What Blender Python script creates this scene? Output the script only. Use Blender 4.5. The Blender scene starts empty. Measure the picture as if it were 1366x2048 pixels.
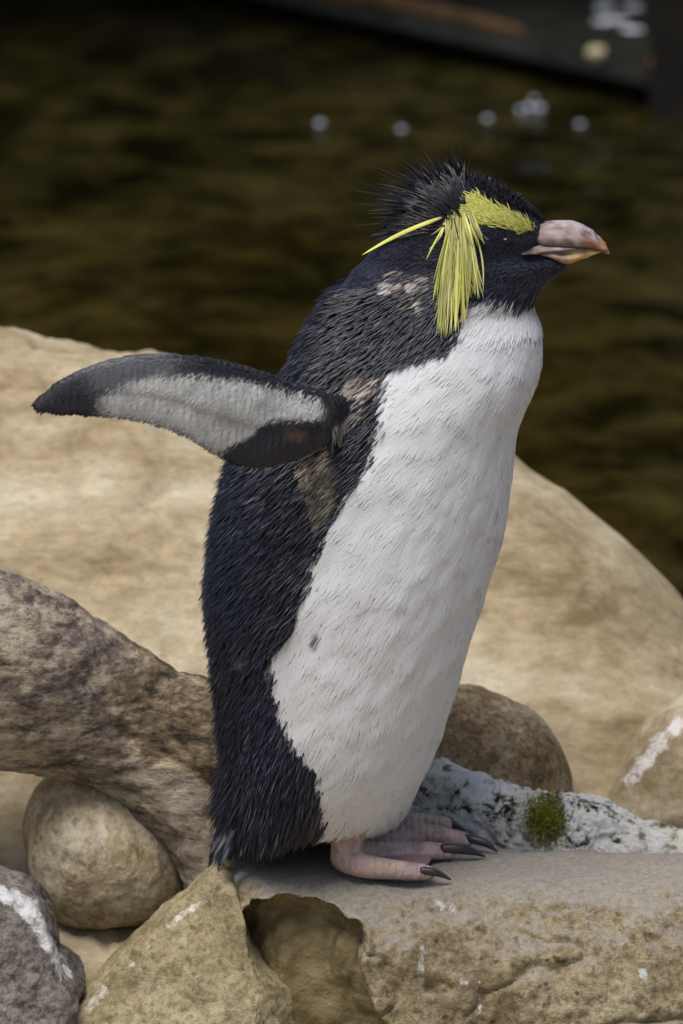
import bpy, bmesh, math
import numpy as np
from mathutils import Vector, noise
from mathutils.bvhtree import BVHTree

rng = np.random.default_rng(7)
scene = bpy.context.scene
col = scene.collection

# ------------------------------------------------------------------ camera
PITCH = math.radians(15.0)
DIST = 3.6
FOC = 10080.0                                   # focal length in photo pixels (1366 x 2048)
CP, SP = math.cos(PITCH), math.sin(PITCH)
CAM = np.array([0.0, -DIST * CP, 0.257 + DIST * SP])
FWD = np.array([0, CP, -SP]); UPV = np.array([0, SP, CP]); RGT = np.array([1.0, 0, 0])
cd = bpy.data.cameras.new('camera'); cam = bpy.data.objects.new('camera', cd); col.objects.link(cam)
cam.location = CAM; cam.rotation_euler = (math.pi / 2 - PITCH, 0, 0)
cd.sensor_fit = 'VERTICAL'; cd.sensor_height = 36.0; cd.lens = 36.0 * FOC / 2048.0
cd.clip_start = 0.1; cd.clip_end = 200
cd.dof.use_dof = True; cd.dof.focus_distance = DIST - 0.06; cd.dof.aperture_fstop = 8.0
scene.camera = cam

# ------------------------------------------------------------------ world and sun
SUN_DIR = Vector((-0.20, -0.30, 1.0)).normalized()
w = bpy.data.worlds.new('World'); scene.world = w; w.use_nodes = True
nt = w.node_tree; bg = nt.nodes['Background']
sky = nt.nodes.new('ShaderNodeTexSky'); sky.sky_type = 'NISHITA'; sky.sun_disc = False
sky.sun_elevation = math.asin(SUN_DIR.z); sky.sun_rotation = math.atan2(SUN_DIR.x, SUN_DIR.y)
sky.air_density = 1.0; sky.dust_density = 3.0; sky.ozone_density = 1.0
nt.links.new(sky.outputs[0], bg.inputs[0]); bg.inputs[1].default_value = 0.052
sl = bpy.data.lights.new('sun', 'SUN'); sl.energy = 1.5; sl.angle = math.radians(35); sl.color = (1.0, 0.97, 0.92)
sun = bpy.data.objects.new('sun', sl); col.objects.link(sun)
sun.rotation_euler = SUN_DIR.to_track_quat('Z', 'Y').to_euler()
sun.location = (-2, -2, 4)

vs = scene.view_settings
vs.view_transform = 'Standard'; vs.look = 'None'; vs.exposure = 1.12; vs.gamma = 1.0; vs.use_curve_mapping = False

# ------------------------------------------------------------------ pixel <-> world design helpers
def ray(px, py):
    px = np.asarray(px, float); py = np.asarray(py, float)
    return FWD + ((px - 683) / FOC)[..., None] * RGT + ((1024 - py) / FOC)[..., None] * UPV
def P(px, py, y=0.0):                            # point of the pixel's ray at world depth y
    d = ray(px, py); t = (np.asarray(y, float) - CAM[1]) / d[..., 1]
    return CAM + d * t[..., None]
def G(px, py, z=0.0):                            # point of the pixel's ray at world height z
    d = ray(px, py); t = (np.asarray(z, float) - CAM[2]) / d[..., 2]
    return CAM + d * t[..., None]
def proj(p):
    q = np.asarray(p, float) - CAM; dz = q @ FWD
    return 683 + FOC * (q @ RGT) / dz, 1024 - FOC * (q @ UPV) / dz

# ------------------------------------------------------------------ numpy noise
_perm = np.random.default_rng(11).permutation(256); _perm = np.concatenate([_perm, _perm])
_g = np.random.default_rng(12).normal(size=(256, 3)); _g /= np.linalg.norm(_g, axis=1)[:, None]
def perlin(p):
    p = np.asarray(p, float); i = np.floor(p).astype(int); f = p - i; i &= 255
    u = f * f * f * (f * (f * 6 - 15) + 10); r = 0
    for dx in (0, 1):
        for dy in (0, 1):
            for dz in (0, 1):
                h = _perm[_perm[_perm[(i[:, 0] + dx) & 255] + ((i[:, 1] + dy) & 255)] + ((i[:, 2] + dz) & 255)]
                gv = _g[h]; d = f - np.array([dx, dy, dz])
                wgt = (u[:, 0] if dx else 1 - u[:, 0]) * (u[:, 1] if dy else 1 - u[:, 1]) * (u[:, 2] if dz else 1 - u[:, 2])
                r = r + wgt * (gv * d).sum(1)
    return r
def fbm(p, sc, octv=4, seed=0.0, gain=0.5):
    p = np.asarray(p, float) * sc + seed * 17.31; a = 1.0; r = 0
    for k in range(octv):
        r = r + a * perlin(p); p = p * 2.03 + 5.7; a *= gain
    return r
def smooth(t):
    t = np.clip(t, 0, 1); return t * t * (3 - 2 * t)
def poly_dist(px, py, poly):                     # signed distance, inside positive
    poly = np.asarray(poly, float); a = poly; b = np.roll(poly, -1, 0)
    px = np.asarray(px, float); py = np.asarray(py, float)
    ins = np.zeros(px.shape, bool); dist = np.full(px.shape, 1e9)
    for (x0, y0), (x1, y1) in zip(a, b):
        c = ((y0 > py) != (y1 > py)); 
        with np.errstate(divide='ignore', invalid='ignore'):
            xi = (x1 - x0) * (py - y0) / ((y1 - y0) if y1 != y0 else 1e-9) + x0
        ins ^= c & (px < xi)
        dx, dy = x1 - x0, y1 - y0; l2 = dx * dx + dy * dy + 1e-12
        t = np.clip(((px - x0) * dx + (py - y0) * dy) / l2, 0, 1)
        dist = np.minimum(dist, np.hypot(px - x0 - t * dx, py - y0 - t * dy))
    return np.where(ins, dist, -dist)
def dense(pts, n):                               # Catmull-Rom resample of a polyline with any columns
    pts = np.asarray(pts, float); m = len(pts)
    q = np.vstack([2 * pts[0] - pts[1], pts, 2 * pts[-1] - pts[-2]])
    s = np.linspace(0, m - 1, n); i = np.minimum(s.astype(int), m - 2); t = (s - i)[:, None]
    p0, p1, p2, p3 = q[i], q[i + 1], q[i + 2], q[i + 3]
    return 0.5 * (2 * p1 + (p2 - p0) * t + (2 * p0 - 5 * p1 + 4 * p2 - p3) * t ** 2 + (3 * p1 - p0 - 3 * p2 + p3) * t ** 3)

# ------------------------------------------------------------------ mesh helpers
def mesh_np(name, verts, quads=None, tris=None, colors=None, smooth_shade=True):
    verts = np.asarray(verts, np.float32).reshape(-1, 3)
    q = np.zeros((0, 4), np.int32) if quads is None else np.asarray(quads, np.int32).reshape(-1, 4)
    t = np.zeros((0, 3), np.int32) if tris is None else np.asarray(tris, np.int32).reshape(-1, 3)
    me = bpy.data.meshes.new(name); me.vertices.add(len(verts)); me.vertices.foreach_set('co', verts.ravel())
    nl = q.size + t.size; me.loops.add(nl); me.loops.foreach_set('vertex_index', np.concatenate([q.ravel(), t.ravel()]))
    me.polygons.add(len(q) + len(t))
    st = np.concatenate([np.arange(len(q)) * 4, q.size + np.arange(len(t)) * 3]).astype(np.int32)
    me.polygons.foreach_set('loop_start', st)
    if smooth_shade: me.polygons.foreach_set('use_smooth', np.ones(len(st), bool))
    me.update(calc_edges=True); me.validate()
    if colors is not None:
        a = me.attributes.new('Col', 'FLOAT_COLOR', 'POINT')
        c = np.ones((len(verts), 4), np.float32); c[:, :3] = colors; a.data.foreach_set('color', c.ravel())
    return me
def link(name, me, mat=None, parent=None, label=None, cat=None, group=None, kind=None):
    o = bpy.data.objects.new(name, me); col.objects.link(o)
    if mat is not None and me is not None and not me.materials: me.materials.append(mat)
    if parent is not None: o.parent = parent
    if label: o['label'] = label
    if cat: o['category'] = cat
    if group: o['group'] = group
    if kind: o['kind'] = kind
    return o
def grid_faces(nu, nv, wrap_v=False, off=0):
    a = np.arange(nu - 1)[:, None]; b = np.arange(nv if wrap_v else nv - 1)[None, :]; b2 = (b + 1) % nv
    return np.stack([a * nv + b, a * nv + b2, (a + 1) * nv + b2, (a + 1) * nv + b], -1).reshape(-1, 4) + off
def outward(me):                                 # make all faces look outwards
    bm = bmesh.new(); bm.from_mesh(me); bmesh.ops.recalc_face_normals(bm, faces=bm.faces); bm.to_mesh(me); bm.free(); me.update(); return me
class Soup:
    def __init__(s): s.v = []; s.q = []; s.t = []; s.n = 0
    def rings(s, R):                             # R: (n, m, 3) closed loft with end fans
        R = np.asarray(R, float); n, m, _ = R.shape; o = s.n
        s.v.append(R.reshape(-1, 3)); s.q.append(grid_faces(n, m, True, o))
        c0, c1 = R[0].mean(0), R[-1].mean(0); s.v.append(np.array([c0, c1])); k = o + n * m
        j = np.arange(m); j2 = (j + 1) % m
        s.t.append(np.stack([np.full(m, k), o + j2, o + j], 1))
        s.t.append(np.stack([np.full(m, k + 1), o + (n - 1) * m + j, o + (n - 1) * m + j2], 1))
        s.n += n * m + 2; return s
    def tube(s, pts, rad, m=16, n=None, flat=1.0, ends=True):
        d = np.column_stack([pts, rad]); n = n or len(d) * 6; d = dense(d, n); c, r = d[:, :3], np.maximum(d[:, 3], 1e-4)
        T = np.gradient(c, axis=0); T /= np.linalg.norm(T, axis=1)[:, None]
        if ends:                                 # rounded ends
            k = np.array([0.25, 0.6, 0.88]); off = np.sqrt(1 - k ** 2)
            c = np.vstack([c[0] - T[0] * r[0] * off[:, None], c, c[-1] + T[-1] * r[-1] * off[::-1, None]])
            r = np.concatenate([r[0] * k, r, r[-1] * k[::-1]]); T = np.vstack([np.repeat(T[:1], 3, 0), T, np.repeat(T[-1:], 3, 0)])
        ref = np.array([0.13, 0.98, 0.1]); A = np.cross(T, ref); A /= np.linalg.norm(A, axis=1)[:, None]; B = np.cross(A, T)
        th = np.linspace(0, 2 * np.pi, m, endpoint=False)
        R = c[:, None] + r[:, None, None] * (np.cos(th)[None, :, None] * A[:, None] + flat * np.sin(th)[None, :, None] * B[:, None])
        return s.rings(R)
    def mesh(s, name, colors=None):
        return mesh_np(name, np.vstack(s.v), np.vstack(s.q) if s.q else None, np.vstack(s.t) if s.t else None, colors)
def remesh(me, voxel, smooth_it=4, name=None):
    o = bpy.data.objects.new('tmp', me); col.objects.link(o)
    m = o.modifiers.new('r', 'REMESH'); m.mode = 'VOXEL'; m.voxel_size = voxel
    if smooth_it:
        m2 = o.modifiers.new('s', 'SMOOTH'); m2.iterations = smooth_it; m2.factor = 0.5
    dg = bpy.context.evaluated_depsgraph_get(); dg.update()
    r = bpy.data.meshes.new_from_object(o.evaluated_get(dg)); r.name = name or me.name
    bpy.data.objects.remove(o); bpy.data.meshes.remove(me)
    r.polygons.foreach_set('use_smooth', np.ones(len(r.polygons), bool)); r.update()
    return r
def coords(me):
    a = np.empty(len(me.vertices) * 3, np.float32); me.vertices.foreach_get('co', a); return a.reshape(-1, 3).astype(float)
def normals(me):
    a = np.empty(len(me.vertices) * 3, np.float32); me.vertices.foreach_get('normal', a); return a.reshape(-1, 3).astype(float)
def set_coords(me, v):
    me.vertices.foreach_set('co', np.asarray(v, np.float32).ravel()); me.update()
def displace(me, f):
    v = coords(me); set_coords(me, v + normals(me) * f(v)[:, None])
def set_col(me, c):
    a = me.attributes.new('Col', 'FLOAT_COLOR', 'POINT'); k = np.ones((len(c), 4), np.float32); k[:, :3] = c
    a.data.foreach_set('color', k.ravel())
def blades(root, nrm, dr, L, W, lift, curl, c0, c1, ridge=0.3, cr=None):
    """Leaf-shaped ridged feathers: all arrays per feather; c0 root colour, c1 tip colour, cr ridge colour."""
    N = len(root); s = np.array([0.0, 0.4, 0.75]); wp = np.array([0.55, 1.0, 0.7])
    side = np.cross(nrm, dr); side /= np.linalg.norm(side, axis=1)[:, None] + 1e-9
    L = np.broadcast_to(L, N)[:, None]; W = np.broadcast_to(W, N)[:, None]
    lift = np.broadcast_to(lift, N)[:, None]; curl = np.broadcast_to(curl, N)[:, None]
    V = np.empty((N, 10, 3)); C = np.empty((N, 10, 3)); cr = c1 if cr is None else cr
    def cen(t): return root + dr * L * t + nrm * L * (lift * t - curl * t * t)
    for k in range(3):
        c = cen(s[k]); h = 0.5 * W * wp[k]
        V[:, 3 * k] = c - side * h; V[:, 3 * k + 1] = c + nrm * W * ridge * wp[k]; V[:, 3 * k + 2] = c + side * h
        m = c0 * (1 - s[k]) + c1 * s[k]
        C[:, 3 * k] = m; C[:, 3 * k + 2] = m; C[:, 3 * k + 1] = m * (1 - s[k]) + cr * s[k]
    V[:, 9] = cen(1.0); C[:, 9] = c1
    b = np.arange(N)[:, None, None] * 10
    q = np.array([[0, 1, 4, 3], [1, 2, 5, 4], [3, 4, 7, 6], [4, 5, 8, 7]])[None]; t = np.array([[6, 7, 9], [7, 8, 9]])[None]
    return V.reshape(-1, 3), (q + b).reshape(-1, 4), (t + b).reshape(-1, 3), C.reshape(-1, 3)

# ------------------------------------------------------------------ materials
class NM:
    def __init__(s, name, rough=0.8, spec=0.3):
        s.m = bpy.data.materials.new(name); s.m.use_nodes = True; s.t = s.m.node_tree; s.b = s.t.nodes['Principled BSDF']
        s.b.inputs['Roughness'].default_value = rough; s.b.inputs['Specular IOR Level'].default_value = spec
        s.pos = s.t.nodes.new('ShaderNodeNewGeometry').outputs['Position']
    def node(s, ty, **k):
        n = s.t.nodes.new(ty)
        for a, b in k.items(): setattr(n, a, b)
        return n
    def l(s, a, b): s.t.links.new(a, b)
    def mapped(s, scale=(1, 1, 1), rot=(0, 0, 0)):
        n = s.node('ShaderNodeMapping'); s.l(s.pos, n.inputs[0]); n.inputs['Scale'].default_value = scale; n.inputs['Rotation'].default_value = rot
        return n.outputs[0]
    def noise(s, scale, detail=5, rough=0.6, vec=None, dist=0.0):
        n = s.node('ShaderNodeTexNoise'); s.l(vec or s.pos, n.inputs['Vector'])
        n.inputs['Scale'].default_value = scale; n.inputs['Detail'].default_value = detail; n.inputs['Roughness'].default_value = rough
        n.inputs['Distortion'].default_value = dist; return n.outputs['Fac']
    def voro(s, scale, vec=None):
        n = s.node('ShaderNodeTexVoronoi'); s.l(vec or s.pos, n.inputs['Vector']); n.inputs['Scale'].default_value = scale; return n.outputs['Distance']
    def ramp(s, fac, stops):
        n = s.node('ShaderNodeValToRGB'); s.l(fac, n.inputs[0]); e = n.color_ramp.elements
        while len(e) < len(stops): e.new(0.5)
        for i, (p, c) in enumerate(stops):
            e[i].position = p; c = (c, c, c) if isinstance(c, (int, float)) else c; e[i].color = (*c, 1)
        return n.outputs[0]
    def mix(s, fac, a, b, mode='MIX'):
        n = s.node('ShaderNodeMix', data_type='RGBA', blend_type=mode)
        for v, i in ((fac, 0), (a, 6), (b, 7)):
            if isinstance(v, (int, float)): n.inputs[i].default_value = v
            elif isinstance(v, tuple): n.inputs[i].default_value = (*v, 1)
            else: s.l(v, n.inputs[i])
        return n.outputs[2]
    def math(s, op, a, b=0.0, clamp=False):
        n = s.node('ShaderNodeMath', operation=op, use_clamp=clamp)
        for v, i in ((a, 0), (b, 1)):
            if isinstance(v, (int, float)): n.inputs[i].default_value = v
            else: s.l(v, n.inputs[i])
        return n.outputs[0]
    def attr(s): 
        n = s.node('ShaderNodeAttribute'); n.attribute_name = 'Col'; return n.outputs['Color']
    def color(s, c):
        if isinstance(c, tuple): s.b.inputs['Base Color'].default_value = (*c, 1)
        else: s.l(c, s.b.inputs['Base Color'])
        return s
    def bump(s, h, strength=0.5, dist=0.002):
        n = s.node('ShaderNodeBump'); n.inputs['Strength'].default_value = strength; n.inputs['Distance'].default_value = dist
        s.l(h, n.inputs['Height'])
        if s.b.inputs['Normal'].is_linked: s.l(s.b.inputs['Normal'].links[0].from_socket, n.inputs['Normal'])
        s.l(n.outputs[0], s.b.inputs['Normal']); return s

def stone(name, c_lo, c_mid, c_hi, sc=9.0, speck=0.5, guano=None, gcol=(0.72, 0.70, 0.68), bump=0.6, streak=(1, 1, 1), rot=(0, 0, 0), gsc=14, top=None, fine=220, rough=0.85, stain=False, mw=0.5):
    m = NM(name, rough, 0.25); v = m.mapped(streak, rot)
    big = m.noise(sc, 4, 0.55, v, 0.25); med = m.noise(sc * 4.5, 7, 0.72, v, 0.15); fin = m.noise(fine, 4, 0.7)
    f = m.math('ADD', m.math('MULTIPLY', big, 1 - mw), m.math('MULTIPLY', med, mw))
    c = m.ramp(f, [(0.37, c_lo), (0.49, c_mid), (0.62, c_hi)])
    c = m.mix(m.ramp(m.noise(sc * 13, 5, 0.7, v), [(0.38, 0.55 * min(1, speck * 2)), (0.52, 0.0)]), c, tuple(x * 0.55 for x in c_lo))
    c = m.mix(m.ramp(fin, [(0.35, speck), (0.5, 0.0)]), c, tuple(x * 0.35 for x in c_lo))
    c = m.mix(m.ramp(fin, [(0.56, 0.0), (0.72, 0.5 * speck)]), c, tuple(min(0.7, x * 1.35) for x in c_hi))
    sp = m.ramp(m.noise(fine * 0.42, 3, 0.5), [(0.29, 0.9 * min(1, speck * 1.6)), (0.36, 0.0)])
    c = m.mix(sp, c, tuple(x * 0.2 for x in c_lo))
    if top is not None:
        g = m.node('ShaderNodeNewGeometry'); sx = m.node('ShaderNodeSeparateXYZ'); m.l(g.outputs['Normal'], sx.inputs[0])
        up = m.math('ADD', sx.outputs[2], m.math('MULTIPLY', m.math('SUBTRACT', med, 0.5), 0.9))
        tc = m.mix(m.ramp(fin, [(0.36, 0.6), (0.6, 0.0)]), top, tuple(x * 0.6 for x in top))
        c = m.mix(m.ramp(up, [(0.58, 0.0), (0.95, 0.85)]), c, tc)  # greyer upward faces: dust, plus sky light put into the colour
    gn = m.noise(gsc, 7, 0.72, m.mapped((1, 1, 0.45)), 0.3)
    if guano is not None: c = m.mix(m.ramp(gn, [(guano, 0.0), (guano + 0.05, 0.9)]), c, gcol)
    if stain:                                    # droppings and worn crust with their own shape, painted on the mesh
        s3 = m.node('ShaderNodeSeparateColor'); m.l(m.attr(), s3.inputs[0])
        k = m.math('ADD', s3.outputs[1], m.math('MULTIPLY', m.math('SUBTRACT', m.noise(70, 6, 0.75), 0.5), 2.6))
        k = m.math('MULTIPLY', m.ramp(k, [(0.50, 0.0), (0.85, 0.95)]), m.math('MULTIPLY', s3.outputs[1], 2.5, True), True)
        c = m.mix(k, c, gcol)
    m.color(c)
    m.bump(big, bump * 0.6, 0.015); m.bump(med, bump, 0.0055); m.bump(fin, bump, 0.0018); return m.m

# ================================================================== SETTING
M_bank = stone('bank_stone', (0.18, 0.127, 0.064), (0.355, 0.28, 0.168), (0.52, 0.45, 0.325), 6, 0.14, 0.72, (0.62, 0.58, 0.52), 0.35, (0.7, 1, 2.2), (0.25, 0.35, 0), 9, None, 110, 0.85, False, 0.45)
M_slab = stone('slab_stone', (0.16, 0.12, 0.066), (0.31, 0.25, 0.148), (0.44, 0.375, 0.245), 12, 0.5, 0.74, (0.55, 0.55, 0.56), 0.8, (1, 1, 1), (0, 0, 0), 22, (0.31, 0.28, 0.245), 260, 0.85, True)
M_lobe = stone('lobe_stone', (0.18, 0.138, 0.068), (0.34, 0.28, 0.16), (0.46, 0.40, 0.265), 10, 0.35, 0.74, (0.70, 0.68, 0.60), 0.7, (1, 1, 1), (0, 0, 0), 20, None, 260, 0.85, True)
M_round = stone('round_stone', (0.18, 0.12, 0.055), (0.40, 0.31, 0.18), (0.58, 0.51, 0.38), 11, 0.3, 0.68, (0.60, 0.55, 0.46), 0.6, (1, 1, 0.6), (0, 0.2, 0), 16, None, 200, 0.85, True)
M_grey = stone('grey_stone', (0.08, 0.066, 0.055), (0.19, 0.165, 0.15), (0.32, 0.29, 0.255), 15, 0.5, 0.70, (0.74, 0.73, 0.74), 0.9, (1, 1, 1), (0, 0, 0), 11, None, 240, 0.85, True)
M_brown = stone('brown_stone', (0.09, 0.055, 0.022), (0.22, 0.155, 0.085), (0.40, 0.33, 0.23), 17, 0.4, 0.72, (0.42, 0.36, 0.30), 0.6)
def lichen():
    m = NM('lichen_stone', 0.9, 0.2)
    a = m.noise(34, 8, 0.75, None, 0.4); b = m.noise(95, 6, 0.75, m.mapped((1, 1, 1.4)), 0.5); c3 = m.noise(16, 4, 0.6)
    f = m.math('ADD', m.math('MULTIPLY', a, 0.5), m.math('MULTIPLY', b, 0.5))
    c = m.ramp(f, [(0.415, (0.012, 0.010, 0.007)), (0.44, (0.09, 0.08, 0.05)), (0.462, (0.42, 0.39, 0.32)), (0.485, (0.80, 0.78, 0.74)), (0.6, (0.88, 0.87, 0.85))])
    c = m.mix(m.ramp(c3, [(0.52, 0.0), (0.66, 0.5)]), c, (0.75, 0.72, 0.52))
    m.color(c); m.bump(a, 0.9, 0.012); m.bump(b, 1.0, 0.004); return m.m
M_lichen = lichen()
def wood():
    m = NM('driftwood_bark', 0.82, 0.3)
    v = m.mapped((1.0, 1, 2.4), (0, -0.45, 0))
    a = m.noise(7, 5, 0.6, None, 0.5); b = m.noise(26, 8, 0.78, v, 0.2); c3 = m.noise(150, 5, 0.75, v, 0.2)
    f = m.math('ADD', m.math('MULTIPLY', a, 0.5), m.math('MULTIPLY', b, 0.5))
    c = m.ramp(f, [(0.40, (0.03, 0.021, 0.013)), (0.45, (0.15, 0.11, 0.07)), (0.485, (0.30, 0.23, 0.14)), (0.53, (0.58, 0.48, 0.31))])
    sx = m.node('ShaderNodeSeparateXYZ'); m.l(m.pos, sx.inputs[0])
    worn = m.math('ADD', m.math('MULTIPLY', sx.outputs[0], -3.2), m.math('MULTIPLY', a, 1.1))
    c = m.mix(m.ramp(worn, [(0.95, 0.0), (1.25, 0.75)]), c, m.ramp(b, [(0.38, (0.05, 0.038, 0.034)), (0.47, (0.16, 0.13, 0.115)), (0.56, (0.38, 0.32, 0.255))]))
    c = m.mix(m.ramp(c3, [(0.36, 0.7), (0.46, 0.0)]), c, (0.03, 0.02, 0.012))
    c = m.mix(m.ramp(c3, [(0.60, 0.0), (0.72, 0.55)]), c, (0.45, 0.39, 0.28))
    m.color(c); m.bump(b, 0.55, 0.006); m.bump(c3, 0.9, 0.0020); return m.m
M_wood = wood()

# ---- the pale bank between penguin and pool: one sheet, its ridge falling away to the right
RX = np.array([-2400, -900, -300, 0, 150, 300, 560, 800, 1030, 1130, 1250, 1366, 1500, 1700, 2300, 3600], float)
RY = np.array([600, 600, 632, 656, 672, 700, 792, 855, 925, 985, 1080, 1200, 1380, 1520, 1640, 1680], float)
RD = np.interp(RX, [-300, 1366], [0.66, 0.50])
RP = P(RX, RY, RD)
def bank_h(x, y):
    zr = np.interp(x, RP[:, 0], RP[:, 2]); yr = np.interp(x, RP[:, 0], RP[:, 1]); zf = -0.085
    t = (y - 0.10) / (yr - 0.10)
    h = zf + (zr - zf) * np.sin(np.clip(t, 0, 1) * np.pi / 2) ** 1.15
    h = h - np.where(t > 1, ((y - yr) * 2.0) ** 2 * 1.3, 0)
    h = h - 0.26 * smooth((0.06 - y) / 0.25)
    return np.maximum(h, -0.75)
gx = np.concatenate([np.linspace(-3, -0.5, 26)[:-1], np.linspace(-0.5, 0.5, 200), np.linspace(0.5, 3, 26)[1:]])
gy = np.concatenate([np.linspace(-4.5, -0.3, 12)[:-1], np.linspace(-0.3, 1.3, 240)])
X, Y = np.meshgrid(gx, gy, indexing='ij'); V = np.stack([X, Y, bank_h(X, Y)], -1).reshape(-1, 3)
nearm = smooth((V[:, 1] + 0.4) / 0.3)
V[:, 2] += nearm * ((0.009 + 0.006 * smooth(-V[:, 0] * 5)) * fbm(V * [1, 0.8, 1], 6, 3, 1) + 0.011 * fbm(V, 20, 4, 2) * smooth((-V[:, 0] + 0.25) / 0.3 + 0.25))
pitm = fbm(V, 45, 3, 4); V[:, 2] -= 0.007 * smooth((pitm - 0.12) / 0.3) * smooth((0.05 - V[:, 0]) / 0.2)
bank = link('rock_bank', mesh_np('rock_bank', V, grid_faces(len(gx), len(gy))[:, ::-1]), M_bank, kind='structure')

# ---- pool: bed and water
ZW = -0.15
m = NM('pool_bed', 0.9, 0.1); a = m.noise(3.0, 6, 0.7, m.mapped((1, 0.6, 1)), 0.8); b = m.noise(9, 5, 0.6)
m.color(m.mix(m.ramp(b, [(0.35, 0.5), (0.55, 0.0)]), m.ramp(a, [(0.40, (0.02, 0.016, 0.005)), (0.5, (0.09, 0.072, 0.021)), (0.62, (0.26, 0.21, 0.07))]), (0.03, 0.024, 0.009)))
M_bed = m.m
gx = np.linspace(-4, 4, 90); gy = np.linspace(0.4, 6.5, 70); X, Y = np.meshgrid(gx, gy, indexing='ij')
V = np.stack([X, Y, np.full_like(X, -0.50)], -1).reshape(-1, 3); V[:, 2] += 0.10 * fbm(V, 1.6, 4, 3)
link('pool_bed', mesh_np('pool_bed', V, grid_faces(90, 70)[:, ::-1]), M_bed, kind='structure')
def water():
    m = bpy.data.materials.new('murky_water'); m.use_nodes = True; t = m.node_tree; n = t.nodes; n.remove(n['Principled BSDF'])
    out = n['Material Output']; tr = n.new('ShaderNodeBsdfTransparent'); tr.inputs[0].default_value = (0.66, 0.60, 0.32, 1)
    gl = n.new('ShaderNodeBsdfGlossy'); gl.inputs['Roughness'].default_value = 0.06
    df = n.new('ShaderNodeBsdfDiffuse'); sn = n.new('ShaderNodeTexNoise'); sn.inputs['Scale'].default_value = 2.6; sn.inputs['Detail'].default_value = 6; sn.inputs['Roughness'].default_value = 0.68; sn.inputs['Distortion'].default_value = 0.9
    sr = n.new('ShaderNodeValToRGB'); sr.color_ramp.elements[0].position = 0.44; sr.color_ramp.elements[0].color = (0.008, 0.0065, 0.002, 1); sr.color_ramp.elements[1].position = 0.64; sr.color_ramp.elements[1].color = (0.078, 0.065, 0.018, 1)
    silt_ripple = n.new('ShaderNodeMixShader'); silt_ripple.inputs[0].default_value = 0.55; s2 = n.new('ShaderNodeTexNoise'); s2.inputs['Scale'].default_value = 13; s2.inputs['Detail'].default_value = 4; s2.inputs['Distortion'].default_value = 0.6
    sa = n.new('ShaderNodeMix'); sa.inputs[0].default_value = 0.45; t.links.new(sn.outputs['Fac'], sa.inputs[2]); t.links.new(s2.outputs['Fac'], sa.inputs[3]); t.links.new(sa.outputs[0], sr.inputs[0]); t.links.new(sr.outputs[0], df.inputs[0]); t.links.new(tr.outputs[0], silt_ripple.inputs[1]); t.links.new(df.outputs[0], silt_ripple.inputs[2])  # silt colour also carries the light and dark streaks of ripples
    fr = n.new('ShaderNodeFresnel'); fr.inputs[0].default_value = 1.33; mx = n.new('ShaderNodeMixShader')
    g = n.new('ShaderNodeNewGeometry'); mp = n.new('ShaderNodeMapping'); mp.inputs['Scale'].default_value = (1, 0.8, 1); t.links.new(g.outputs['Position'], mp.inputs[0]); t.links.new(mp.outputs[0], sn.inputs['Vector']); t.links.new(mp.outputs[0], s2.inputs['Vector'])
    last = None
    for sc, dist, st in ((4.0, 0.035, 0.6), (13, 0.013, 0.6)):
        nz = n.new('ShaderNodeTexNoise'); nz.inputs['Scale'].default_value = sc; nz.inputs['Detail'].default_value = 3; nz.inputs['Distortion'].default_value = 0.7
        t.links.new(mp.outputs[0], nz.inputs['Vector'])
        b = n.new('ShaderNodeBump'); b.inputs['Distance'].default_value = dist; b.inputs['Strength'].default_value = st
        t.links.new(nz.outputs['Fac'], b.inputs['Height'])
        if last: t.links.new(last.outputs[0], b.inputs['Normal'])
        last = b
    for x in (gl, fr, df): t.links.new(last.outputs[0], x.inputs['Normal'])
    t.links.new(fr.outputs[0], mx.inputs[0]); t.links.new(silt_ripple.outputs[0], mx.inputs[1]); t.links.new(gl.outputs[0], mx.inputs[2]); t.links.new(mx.outputs[0], out.inputs[0])
    return m
gx = np.linspace(-4, 4, 161); gy = np.linspace(0.45, 6.4, 120); X, Y = np.meshgrid(gx, gy, indexing='ij')
V = np.stack([X, Y, np.full_like(X, ZW)], -1).reshape(-1, 3); V[:, 2] += 0.006 * fbm(V, 2.2, 3, 8)
link('pool_water', mesh_np('pool_water', V, grid_faces(161, 120)[:, ::-1]), water(), kind='structure')

# ---- dark enclosure wall behind the pool
m = NM('dark_wall', 0.8, 0.2); m.color(m.ramp(m.noise(3, 5, 0.6), [(0.35, (0.006, 0.005, 0.004)), (0.65, (0.022, 0.017, 0.011))])); m.bump(m.noise(12, 5, 0.6), 0.6, 0.03)
wp = np.array([[-4, 6.3], [4, 6.3], [4, 6.6], [-4, 6.6]]); nz = 9
zz = np.linspace(-0.8, 3.4, nz); R = np.stack([np.column_stack([wp, np.full(4, z)]) for z in zz])
s = Soup(); s.rings(R); me = s.mesh('enclosure_wall'); me.polygons.foreach_set('use_smooth', np.zeros(len(me.polygons), bool))
encl = link('enclosure_wall', None, label='tall dark rendered wall closing off the far side of the pool', cat='wall')
link('wall_face', me, m.m, encl)
cp_ = np.array([[-4, 4.0], [4, 4.0], [4, 6.28], [-4, 6.28]]); s = Soup(); s.rings(np.stack([np.column_stack([cp_, np.full(4, z)]) for z in (0.95, 1.0, 1.05)])); me = s.mesh('added_canopy'); me.polygons.foreach_set('use_smooth', np.zeros(len(me.polygons), bool))
link('added_canopy', me, m.m, encl)  # unseen canopy, added to darken the far water

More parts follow.
